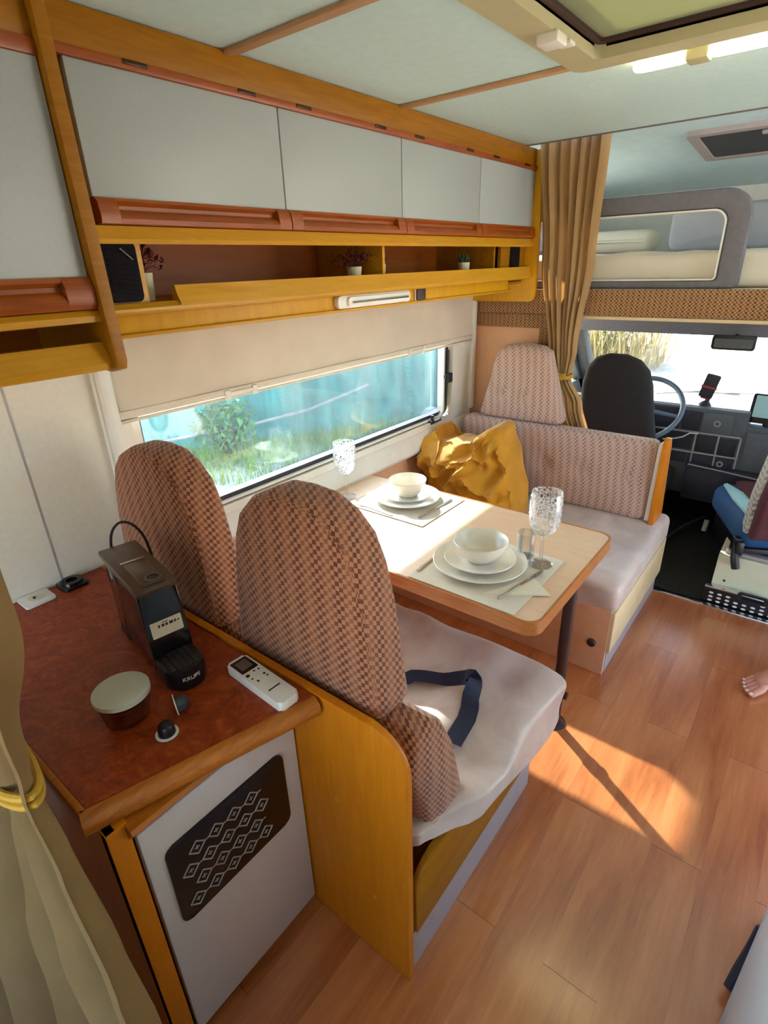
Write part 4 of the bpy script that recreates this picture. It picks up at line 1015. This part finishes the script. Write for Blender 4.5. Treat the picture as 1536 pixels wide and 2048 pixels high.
bm = B(); tube(bm, [(-.988 + .052 * math.cos(a), 2.630 + .026 * math.sin(a), .985 + .006 * math.sin(a * 2)) for a in [2 * math.pi * k / 28 for k in range(28)]], .011, 8, closed=True); tube(bm, [(-.990, 2.603, .99), (-.975, 2.596, .982), (-.955, 2.600, .988)], .016, 8)
obj('tie', bm, 'tie_yellow', ct)
for k in range(6):
    xx = -1.155 + k * .056
    obj('hook', tube(B(), [(xx, 2.575, 1.965), (xx, 2.570, 1.985), (xx + .008, 2.572, 2.0), (xx + .01, 2.58, 1.985)], .003, 6), 'plinth_grey', ct)
obj('rail', bx(-1.19, .78, 2.566, 2.584, 1.978, 1.984, .001), 'white_plastic', ct)

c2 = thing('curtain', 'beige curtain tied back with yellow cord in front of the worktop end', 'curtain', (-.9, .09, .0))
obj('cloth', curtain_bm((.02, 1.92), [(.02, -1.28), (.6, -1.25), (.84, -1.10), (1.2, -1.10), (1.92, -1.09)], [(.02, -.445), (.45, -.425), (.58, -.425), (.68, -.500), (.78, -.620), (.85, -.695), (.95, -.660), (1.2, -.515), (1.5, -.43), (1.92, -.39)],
    [(.02, .075), (.88, .100), (1.92, .06)], [(.02, .034), (.6, .030), (.88, .016), (1.2, .030), (1.92, .030)], 6.5, 1.2, 170, 90, ((.02, -.24), (.6, -.15), (.84, -.02), (1.2, 0))), 'curtain_cloth_dimmed', c2)
for dz in (0, -.016):
    bm = B(); tube(bm, [(-.930 + .228 * math.cos(a), .096 + .036 * math.sin(a), .812 + dz + .050 * math.cos(a)) for a in [2 * math.pi * k / 40 for k in range(40)]], .006, 8, closed=True); obj('cord', bm, 'tie_yellow', c2)

# ceiling lamp
cl = thing('ceiling_lamp', 'twin frosted ceiling lamp switched on beside the roof hatch', 'lamp', (-.37, 1.70, ZC - .03))
def lampbar(x0, x1):
    bm = B(); pad(bm, resample(rrect(x0, x1, 1.672, 1.716, .021, 6), .01), 'Z', ZC - .026, ZC - .004, .010, .002, 3, 3); return bm
obj('diffuser', lampbar(-.535, -.410), 'lamp_glow', cl); obj('diffuser', lampbar(-.372, -.120), 'lamp_glow', cl)
obj('housing', bx(-.415, -.367, 1.670, 1.722, ZC - .030, ZC - .001, .006), 'hatch_cream', cl)
obj('base', bx(-.530, -.12, 1.680, 1.712, ZC - .006, ZC - .0005), 'hatch_cream', cl)
# ================================================================== cab furniture
ds = thing('driver_seat', 'dark grey driver seat seen from behind past the dinette', 'seat', (-.75, 3.05, -.012))
do = [(-.945, .30), (-.955, .60), (-.953, .80), (-.945, .93), (-.925, 1.01), (-.885, 1.055), (-.83, 1.073), (-.75, 1.072), (-.685, 1.048), (-.640, 1.00), (-.617, .93), (-.598, .80), (-.575, .68), (-.56, .50), (-.56, .30)]
obj('backrest', pad(B(), resample(do, .03), 'Y', 2.78, 2.90, .045, .012, 4, 6, lambda p: Vector((p.x, p.y + (1.0 - p.z) * .15, p.z))), 'seat_black', ds)
obj('seat', rbox(B(), -.99, -.53, 2.93, 3.40, .24, .40, .05, 10), 'seat_black', ds)
obj('base', bx(-.96, -.56, 2.92, 3.34, -.012, .25, .01), 'dash_dark', ds)
# passenger seat, turned towards the middle; local: y = forward
ps = thing('passenger_seat', 'blue and maroon passenger seat with pale aqua wedge on a cream metal box', 'seat')
def cush(p):
    p.z += .02 * max(0, p.y - .2) ; return p
obj('seat', rbox(B(), -.25, .25, -.02, .46, .27, .425, .06, 14, cush), 'seat_blue', ps)
obj('seat_top', rbox(B(), -.16, .16, .02, .44, .40, .445, .02, 8, cush), 'seat_maroon', ps)
bm = B(); prism(bm, [(-.222, .0), (-.14, .02), (-.15, .28), (-.195, .425), (-.215, .41), (-.225, .22)], 'Z', .4180, .4320, .003); obj('side_flash', bm, 'seat_aqua', ps)
bo_ = [(-.235, .36), (-.245, .55), (-.235, .80), (-.20, .93), (-.14, .97), (.14, .97), (.20, .93), (.235, .80), (.245, .55), (.235, .36)]
lean_ = lambda p: Vector((p.x, p.y - (p.z - .36) * .20, p.z))
obj('backrest', pad(B(), resample(bo_, .03), 'Y', -.10, -.035, .02, .01, 3, 5, lean_), 'seat_maroon', ps)
obj('backrest_cover', pad(B(), resample([(a * 1.01, b_) for a, b_ in bo_], .03), 'Y', -.034, .045, .02, .012, 3, 5, lean_), 'dot_fabric_pale', ps)
bm = B(); box(bm, -.22, .22, .0, .42, .17, .275, .01); tube(bm, [(-.255, -.02, .33), (-.262, -.05, .25), (-.25, -.06, .20)], .018, 8); box(bm, -.27, -.235, -.06, .02, .26, .33, .008); obj('slide_frame', bm, 'black_plastic', ps)
ps.location = (.110, 2.80, 0); ps.rotation_euler = (0, 0, R(24))
sbx = thing('seat_box', 'cream metal seat box with black perforated skirt below the passenger seat', 'seat box', (.2, 2.8, -.012))
bm = B(); prism(bm, [(2.672, .05), (2.672, .14), (2.685, .235), (3.10, .235), (3.10, -.012), (2.66, -.012)], 'X', -.172, .55, .004); obj('box', bm, 'cream_metal', sbx)
obj('rail_plate', bx(-.150, .40, 2.70, 2.74, .235, .250, .003), 'plinth_grey', sbx)
obj('skirt', bx(-.190, .62, 2.630, 2.658, -.010, .078, .003), 'black_plastic', sbx)
obj('skirt_lip', bx(-.192, .62, 2.628, 2.672, .078, .084, .002), 'chrome', sbx)
hl = disc(B(), (0, 0, 0), .0085, 'Y', .0012, 10); me_h = None
for r_ in range(3):
    for k in range(22):
        xx, zz = -.160 + k * .034, .014 + r_ * .020
        if r_ == 2 and k in (3, 4, 5): continue
        if me_h is None: o = obj('perforation', hl, 'white_plastic', sbx, origin=Vector((0, 0, 0))); me_h = o.data
        else: o = bpy.data.objects.new('perforation', me_h); COL.objects.link(o); o.parent = sbx
        o.location = Vector((xx, 2.6292, zz)) - wloc(sbx); o.scale = (1.15, 1, .62)
for a, b_ in ((-.140, .19), (-.125, .11)): obj('rivet', disc(B(), (a, 2.6715 + (.013 if b_ > .15 else 0), b_), .006, 'Y', .001, 10), 'bronze', sbx)
obj('grab_ring', ring(B(), rrect(-.06, .06, .062, .100, .015), rrect(-.045, .045, .072, .090, .008), 'Y', 2.618, 2.630), 'black_plastic', sbx)
# dashboard
db = thing('dashboard', 'grey dashboard with open compartments and air vents under the windscreen', 'dashboard', (-.25, 3.6, .3))
bm = B(); prism(bm, [(3.42, .22), (3.36, .44), (3.37, .735), (3.40, .742), (3.46, .70), (3.60, .59), (4.07, .57), (4.07, .22)], 'X', -1.29, -.235); prism(bm, [(3.42, .22), (3.36, .44), (3.37, .665), (3.40, .675), (3.47, .66), (3.60, .59), (4.07, .57), (4.07, .22)], 'X', -.235, .83); obj('shell', bm, 'dash_grey', db)
YD = 3.366
def cav(n, x0, x1, z0, z1, m, d_=.006): obj(n, prism(B(), rrect(x0, x1, z0, z1, .006), 'Y', YD - d_, YD - d_ + .01, .002), m, db)
cav('instrument_panel', -.735, -.555, .612, .725, 'dash_dark'); cav('clock_panel', -.545, -.455, .612, .715, 'dash_dark'); cav('vent_panel', -.445, -.300, .604, .718, 'dash_grey', .010)
obj('vent_knob', lathe(B(), [(.010, 0), (.017, 0), (.017, -.004), (.010, -.004)], (-.372, YD - .010, .664), 20, 'Y'), 'plinth_grey', db)
cav('open_tray', -.70, -.475, .500, .592, 'dash_dark'); cav('cubby', -.455, -.360, .495, .588, 'dash_dark'); cav('cubby', -.348, -.262, .490, .585, 'dash_dark')
cav('radio', -.70, -.49, .425, .478, 'dash_dark', .010); cav('control_panel', -.48, -.262, .400, .480, 'dash_dark', .010)
for xx, zz in ((-.318, .445),): obj('dial', lathe(B(), [(.009, 0), (.016, 0), (.016, -.006), (.009, -.006)], (xx, YD - .010, zz), 20, 'Y'), 'plinth_grey', db)
for zz in (.44, .46): obj('slot', bx(-.68, -.56, YD - .013, YD - .010, zz, zz + .006), 'black_plastic', db)
cav('glove_box', -.225, .40, .40, .640, 'dash_grey', .012)
for zz in (.598, .484): obj('trim_rail', bx(-.72, -.25, YD - .014, YD - .002, zz, zz + .008, .002), 'plinth_grey', db)
for xx in (-.466, -.354, -.252): obj('mullion', bx(xx, xx + .008, YD - .014, YD - .002, .40, .60, .002), 'plinth_grey', db)
obj('drawer', prism(B(), rrect(-.47, .05, .23, .43, .01), 'Y', 3.31, 3.39, .004), 'dash_dark', db)
obj('drawer_lip', tube(B(), [(-.465, 3.305, .432), (-.3, 3.300, .425), (-.08, 3.295, .408), (.02, 3.295, .404)], .004, 6), 'plinth_grey', db)
obj('cable', tube(B(), [(-.62, 3.335, .545), (-.56, 3.33, .56), (-.52, 3.33, .575), (-.49, 3.335, .60), (-.45, 3.34, .602)], .004, 6), 'white_plastic', db)
# steering wheel
sw_ = thing('steering_wheel', 'grey steering wheel half hidden behind the driver seat', 'steering wheel')
bm = B(); tube(bm, [(.19 * math.cos(a), .19 * math.sin(a), 0) for a in [2 * math.pi * k / 48 for k in range(48)]], .013, 10, closed=True); obj('rim', bm, 'wheel_grey', sw_)
bm = B(); lathe(bm, [(0, -.03), (.055, -.03), (.06, -.01), (.05, .0), (0, .002)], (0, 0, 0), 24); obj('hub', bm, 'dash_dark', sw_)
for a in (R(-8), R(188), R(270)): obj('spoke', tube(B(), [(0, 0, -.012), (.19 * math.cos(a), .19 * math.sin(a), 0)], [.014, .009], 8), 'wheel_grey', sw_)
obj('column', tube(B(), [(0, 0, -.02), (0, .02, -.28)], .03, 12), 'dash_dark', sw_)
sw_.location = (-.712, 3.16, .748); sw_.rotation_euler = (R(47), 0, 0)
# mirror, phone, tablet
rm = thing('rear_view_mirror', 'dark rear view mirror hanging before the windscreen', 'mirror', (-.39, 3.45, 1.03))
obj('housing', prism(B(), rrect(-.490, -.292, 1.040, 1.112, .012), 'Y', 3.42, 3.45, .006), 'black_plastic', rm)
obj('glass', prism(B(), rrect(-.478, -.304, 1.050, 1.096, .006), 'Y', 3.4165, 3.4205), 'dash_grey', rm)
obj('stalk', tube(B(), [(-.39, 3.45, 1.09), (-.39, 3.52, 1.12), (-.39, 3.55, 1.13)], .008, 8), 'black_plastic', rm)
ph = thing('phone_holder', 'dark phone leaning in a dashboard holder before the windscreen', 'phone', (0, 0, 0))
obj('phone', prism(B(), rrect(-.034, .034, .05, .175, .008), 'Y', -.006, .006, .003), 'dash_dark', ph)
obj('grip', box(box(B(), -.038, .038, -.008, .014, .10, .112, .003), -.02, .02, .006, .02, .04, .12, .003), 'red_plastic', ph)
obj('base', lathe(B(), [(0, 0), (.034, 0), (.030, .012), (.012, .03), (.010, .07), (0, .075)], (.02, .03, 0), 18), 'dash_dark', ph)
ph.location = (-.475, 3.395, .741); ph.rotation_euler = (0, R(12), R(8))
tbm = thing('tablet_device', 'grey screened tablet standing on the dashboard', 'tablet', (0, 0, 0))
obj('body', prism(B(), rrect(-.12, .12, 0, .15, .010), 'Y', -.008, .008, .004), 'black_plastic', tbm)
obj('screen', prism(B(), rrect(-.105, .112, .030, .142, .004), 'Y', -.0095, -.0075), 'tablet_screen', tbm)
obj('stand', box(box(B(), -.05, .05, .0, .07, -.008, .004, .002), -.03, .03, -.02, .0, -.006, .02, .003), 'dash_dark', tbm)
tbm.location = (-.125, 3.39, .684); tbm.rotation_euler = (R(-8), 0, R(-6))
# wipers
for k, (a, b_) in enumerate((((-.85, 4.07, .640), (-.36, 4.03, .690)), ((-.25, 4.07, .630), (.35, 4.03, .68)))):
    wp = thing('wiper', ['wiper arm outside the windscreen before the steering wheel', 'wiper arm outside the windscreen before the tablet'][k], 'wiper', a)
    obj('arm', tube(B(), [a, Vector(a).lerp(Vector(b_), .55) + Vector((0, .005, .02)), b_], .006, 6), 'black_plastic', wp)
    obj('blade', tube(B(), [Vector(a).lerp(Vector(b_), .35) + Vector((0, .0, .012)), Vector(b_) + Vector((.1, .0, .02))], .004, 6), 'black_plastic', wp)
# lever on the cab floor
hb_ = thing('handbrake', 'low black lever with pale grip on the dark cab floor', 'lever', (-.45, 3.25, -.012))
obj('arm', tube(B(), [(-.50, 3.12, .0), (-.42, 3.30, .06), (-.335, 3.42, .10)], .007, 8), 'dash_dark', hb_)
obj('grip', tube(B(), [(-.322, 3.395, .02), (-.318, 3.40, .085)], .014, 10), 'cream_metal', hb_)

# ================================================================== galley unit on the right
gu = thing('galley_unit', 'white fronted galley unit corner at the aisle edge with navy catch', 'cabinet', (.5, .5, 0))
fr = [(.150, .86), (.205, 1.19), (.795, 1.19), (.795, -.62), (.150, -.62)]
obj('body', prism(B(), [(a + (.018 if a < .7 else 0), b_ - (.018 if b_ > 1 else 0)) for a, b_ in fr], 'Z', .0, .86), 'ochre_panel', gu)
dv = Vector((.055, .33)).normalized(); nv_ = Vector((-dv.y, dv.x))
bm = B(); p0, p1 = Vector((.150, .86)), Vector((.205, 1.19)); prism(bm, [tuple(p0), tuple(p1), tuple(p1 - nv_ * .016), tuple(p0 - nv_ * .016)], 'Z', .004, .855, .002); obj('door', bm, 'door_bluewhite', gu)
obj('door', bx(.150, .168, .26, .855, .004, .855, .002), 'door_bluewhite', gu); obj('door', bx(.150, .168, -.36, .255, .004, .855, .002), 'door_bluewhite', gu)
bm = B(); tube(bm, [(.160, .955, .030), (.172, .99, .045), (.182, 1.03, .075), (.188, 1.06, .13)], [.012, .016, .014, .011], 8); obj('catch', bm, 'navy_plastic', gu)
obj('counter_top', bx(.135, .797, -.62, 1.20, .862, .895, .006), 'burl', gu)

# ================================================================== person standing at the right, only a bare foot in view
def skin_mesh(V, E, root, sub=2):
    me = bpy.data.meshes.new('p'); me.from_pydata([v[:3] for v in V], [], [])
    me.edges.add(len(E))
    for i, e in enumerate(E): me.edges[i].vertices = e
    me.update(); o = bpy.data.objects.new('p', me); COL.objects.link(o)
    o.modifiers.new('s', 'SKIN')
    if not me.skin_vertices:
        bpy.context.view_layer.objects.active = o
    sv_ = me.skin_vertices[0].data
    for i, v in enumerate(V): sv_[i].radius = (v[3], v[4] if len(v) > 4 else v[3]); sv_[i].use_root = (i == root)
    m = o.modifiers.new('u', 'SUBSURF'); m.levels = sub; m.render_levels = sub
    dg = bpy.context.evaluated_depsgraph_get(); m2 = bpy.data.meshes.new_from_object(o.evaluated_get(dg))
    bm = B(); bm.from_mesh(m2); bpy.data.meshes.remove(m2); bpy.data.objects.remove(o); bpy.data.meshes.remove(me); return bm
PX = .33
V = [(PX, 2.29, .90, .13, .10), (PX, 2.29, 1.05, .12, .09), (PX, 2.295, 1.22, .14, .095), (PX, 2.30, 1.34, .12, .08), (PX, 2.29, 1.42, .05), (PX, 2.28, 1.50, .075, .085), (PX, 2.275, 1.60, .07, .085)]
E = [(0, 1), (1, 2), (2, 3), (3, 4), (4, 5), (5, 6)]
def chain(start, pts):
    k = start
    for p in pts: V.append(p); E.append((k, len(V) - 1)); k = len(V) - 1
    return k
def leg(hx, fx, fy, ang, toes=True):
    k = chain(0, [(hx, 2.29, .82, .078), (hx * .6 + fx * .4, 2.275, .60, .066), (fx + .01, fy + .05, .46, .050), (fx + .01, fy + .05, .30, .052), (fx + .005, fy + .04, .16, .036), (fx, fy + .02, .085, .034, .032)])
    ca, sa = math.cos(ang), math.sin(ang)
    def P(a, b_, z, *r): return (fx + ca * a - sa * b_, fy + sa * a + ca * b_, z) + r
    chain(k, [P(.005, .050, .034, .030, .030)])
    k = chain(k, [P(0, -.055, .052, .032, .030), P(.002, -.115, .034, .038, .024)])
    for tx, tl, tr in (((.030, .215, .0135), (.011, .212, .0105), (-.007, .203, .0098), (-.023, .190, .0092), (-.037, .174, .009)) if toes else ()):
        chain(k, [P(tx * .95, -tl + .055, .024, tr * 1.15, tr), P(tx * 1.02, -tl + .022, .020, tr, tr * .9), P(tx * 1.02, -tl, .011, tr * .9, tr * .8)])
leg(.25, .176, 2.212, R(-36)); leg(.41, .45, 2.30, R(10))
def arm(s):
    chain(3, [(PX + s * .13, 2.30, 1.36, .055), (PX + s * .20, 2.31, 1.30, .046), (PX + s * .235, 2.30, 1.08, .038), (PX + s * .25, 2.25, .90, .028), (PX + s * .25, 2.22, .84, .030, .018)])
    k = len(V) - 1; hx, hy, hz = V[k][:3]
    for j, l_ in enumerate((.062, .072, .068, .055)):
        chain(k, [(hx, hy - .022 + j * .017, hz - .045, .009), (hx - s * .006, hy - .024 + j * .017, hz - .045 - l_ * .5, .008), (hx - s * .018, hy - .022 + j * .016, hz - .045 - l_, .007)])
    chain(k, [(hx - s * .008, hy - .040, hz - .02, .010), (hx - s * .016, hy - .052, hz - .06, .008)])
arm(1); arm(-1)
pr = obj('person', skin_mesh(V, E, 0), 'skin', origin=Vector((PX, 2.27, 0)), ang=180)
zmin = min(v.co.z for v in pr.data.vertices)
for v in pr.data.vertices: v.co.z -= min(0, zmin) if v.co.z < .2 else 0
tag(pr, 'barefoot person standing on the wood floor at the aisle edge', 'person')
for tx, tl, tr in ((.030, .215, .0135), (.011, .212, .0105), (-.007, .203, .0098), (-.023, .190, .0092), (-.037, .174, .009)):
    ca, sa = math.cos(R(-36)), math.sin(R(-36)); b_ = -tl + .002
    c_ = (.176 + ca * tx * 1.02 - sa * b_, 2.212 + sa * tx * 1.02 + ca * b_, .022 + tr * .2)
    bm = B(); bmesh.ops.create_uvsphere(bm, u_segments=10, v_segments=6, radius=1.0)
    for v in bm.verts: v.co = Vector((v.co.x * tr * .6, v.co.y * tr * .75, v.co.z * .003)) + Vector(c_)
    obj('toenail', bm, 'nail', pr)
def shell(V_, E_, root, name, m): obj(name, skin_mesh(V_, E_, root), m, pr, ang=180)
shell([(PX, 2.29, .96, .15, .12), (PX, 2.29, .88, .15, .115), (PX - .085, 2.29, .80, .098), (PX - .095, 2.275, .62, .086), (PX + .085, 2.29, .80, .098), (PX + .095, 2.28, .62, .086)], [(0, 1), (1, 2), (2, 3), (1, 4), (4, 5)], 0, 'shorts', 'denim')
shell([(PX, 2.29, .94, .15, .115), (PX, 2.29, 1.05, .14, .105), (PX, 2.295, 1.22, .155, .11), (PX, 2.30, 1.345, .135, .095), (PX + .13, 2.30, 1.36, .068), (PX + .21, 2.31, 1.25, .058), (PX - .13, 2.30, 1.36, .068), (PX - .21, 2.31, 1.25, .058)], [(0, 1), (1, 2), (2, 3), (3, 4), (4, 5), (3, 6), (6, 7)], 0, 'shirt', 'shirt')
bm = B(); bmesh.ops.create_uvsphere(bm, u_segments=20, v_segments=14, radius=1.0)
for v in bm.verts: v.co = Vector((PX + v.co.x * .092, 2.315 + v.co.y * .10, 1.585 + v.co.z * .115))
obj('hair', bm, 'hair', pr)
for s_ in (-1, 1):
    bm = B(); bmesh.ops.create_uvsphere(bm, u_segments=8, v_segments=6, radius=.010)
    for v in bm.verts: v.co += Vector((PX + s_ * .032, 2.203, 1.555))
    obj('eye', bm, 'black_gloss', pr)
bm = B(); tube(bm, [(PX, 2.206, 1.55), (PX, 2.186, 1.515), (PX, 2.205, 1.505)], [.008, .014, .010], 8); obj('nose', bm, 'skin', pr)
bm = B(); tube(bm, [(PX - .025, 2.208, 1.482), (PX, 2.198, 1.480), (PX + .025, 2.208, 1.482)], .006, 8); obj('mouth', bm, 'nail', pr)

# ================================================================== outside
ZG = -.65
o = struct(obj('ground', bx(-45, 45, -40, 60, ZG - .2, ZG), 'gravel', smooth=False))
fw = B()
W0, W1 = Vector((-10.1, -2.6)), Vector((-3.2, 8.7)); wdv = (W1 - W0); wnv = Vector((wdv.y, -wdv.x)).normalized()
def fwall(u, v):
    p = W0 + wdv * u + wnv * (.05 * math.sin(u * 55) * (1 - v * .6) + .08 * noise.noise((u * 14, v * 2, 0)))
    return Vector((p.x, p.y, ZG + v * 1.12 + .04 * noise.noise((u * 9, 0, 3)) * v))
grid(fw, fwall, 160, 10); bmesh.ops.solidify(fw, geom=fw.faces[:], thickness=.02)
o = obj('tarp_fence', fw, 'tarp_teal'); tag(o, 'long sagging teal tarp fence beyond the dinette window', 'fence')
rg = random.Random(11)
def blades(bm, n, area, h, w, lean=.4):
    for _ in range(n):
        x, y = area(rg); hh = h * rg.uniform(.4, 1.1); a = rg.uniform(0, 6.28); dx, dy = math.cos(a) * w, math.sin(a) * w
        l_ = Vector((rg.uniform(-1, 1), rg.uniform(-1, 1), 0)) * hh * lean
        v0 = bm.verts.new((x - dx, y - dy, ZG - .01)); v1 = bm.verts.new((x + dx, y + dy, ZG - .01)); v2 = bm.verts.new(Vector((x, y, ZG + hh)) + l_)
        m0 = bm.verts.new(Vector((x + dx * .6, y + dy * .6, ZG + hh * .55)) + l_ * .3); m1 = bm.verts.new(Vector((x - dx * .6, y - dy * .6, ZG + hh * .55)) + l_ * .3)
        bm.faces.new((v0, v1, m0, m1)); bm.faces.new((m1, m0, v2))
bm = B()
def a1(r):
    t = r.uniform(.30, 1.0); p = W0 + wdv * t + wnv * (abs(r.gauss(0, .9)) + .05); return p.x, p.y
blades(bm, 7000, a1, .20, .010)
o = obj('grass', bm, 'grass', smooth=False); tag(o, 'bright green grass growing along the foot of the tarp fence', 'grass', kind='stuff')
bm = B()
def a2(r):
    return r.uniform(-4.9, -2.7), r.uniform(12.2, 13.6)
blades(bm, 420, a2, 1.3, .018, .7)
o = obj('dry_reeds', bm, 'dry_grass', smooth=False); tag(o, 'dry straw coloured reeds beyond the windscreen', 'reeds', kind='stuff')
def bush(label, c, r, n, m):
    bm = B(); c = Vector(c)
    for _ in range(n):
        dv_ = Vector((rg.gauss(0, 1), rg.gauss(0, 1), rg.gauss(0, .8))); p = c + dv_.normalized() * r * rg.uniform(.45, 1); p.z = max(p.z, ZG + .02)
        a = Vector((rg.uniform(-1, 1), rg.uniform(-1, 1), rg.uniform(-1, 1))).normalized() * .05; b_ = a.cross(Vector((rg.uniform(-1, 1), .3, 1))).normalized() * .022
        bm.faces.new([bm.verts.new(p - a), bm.verts.new(p + b_), bm.verts.new(p + a), bm.verts.new(p - b_)])
    bs_ = thing('bush', label, 'bush', (c.x, c.y, ZG))
    f_ = obj('foliage', bm, m, bs_, smooth=False); f_['kind'] = 'stuff'
    bm = B()
    for k in range(7):
        a = k * .9; tube(bm, [(c.x, c.y, ZG), (c.x + math.cos(a) * r * .3, c.y + math.sin(a) * r * .3, (ZG + c.z) / 2), (c.x + math.cos(a) * r * .7, c.y + math.sin(a) * r * .7, c.z)], [.02, .014, .006], 5)
    obj('stem', bm, 'soil', bs_)
bush('leafy green bush against the middle of the tarp fence', (-5.6, 3.9, -.22), .40, 700, 'bush_green')
bush('grey green bush beyond the tarp fence ahead of the cab', (-4.3, 13.4, .0), .9, 2600, 'bush_green')
for k, (x, y, r_) in enumerate(((-3.75, 5.70, .22), (-3.28, 6.05, .26), (-4.10, 6.20, .20), (-3.70, 6.65, .24), (-3.68, 6.14, .16))):
    bm = B(); bmesh.ops.create_icosphere(bm, subdivisions=3, radius=r_)
    for v in bm.verts: v.co = Vector((x, y, ZG + r_ * .75 + (.10 if k == 4 else 0))) + v.co * (1 + .25 * noise.noise(v.co * 5 + Vector((k, 0, 0))))
    o = obj('boulder', bm, 'stone', ang=180); tag(o, ['pale rounded boulder nearest the window in the white stone heap', 'largest pale boulder in the white stone heap', 'pale boulder against the tarp in the white stone heap', 'pale boulder at the far side of the white stone heap', 'small pale boulder perched on top of the white stone heap'][k], 'boulder', 'white stone heap')
bm = B(); tube(bm, [(-6.3, 3.0, ZG + .25), (-5.65, 4.0, ZG + .32), (-5.15, 4.9, ZG + .45), (-4.7, 5.6, ZG + .70)], .02, 6)
o = obj('garden_hose', bm, 'plinth_grey'); tag(o, 'pale hose strung along the tarp fence', 'hose')
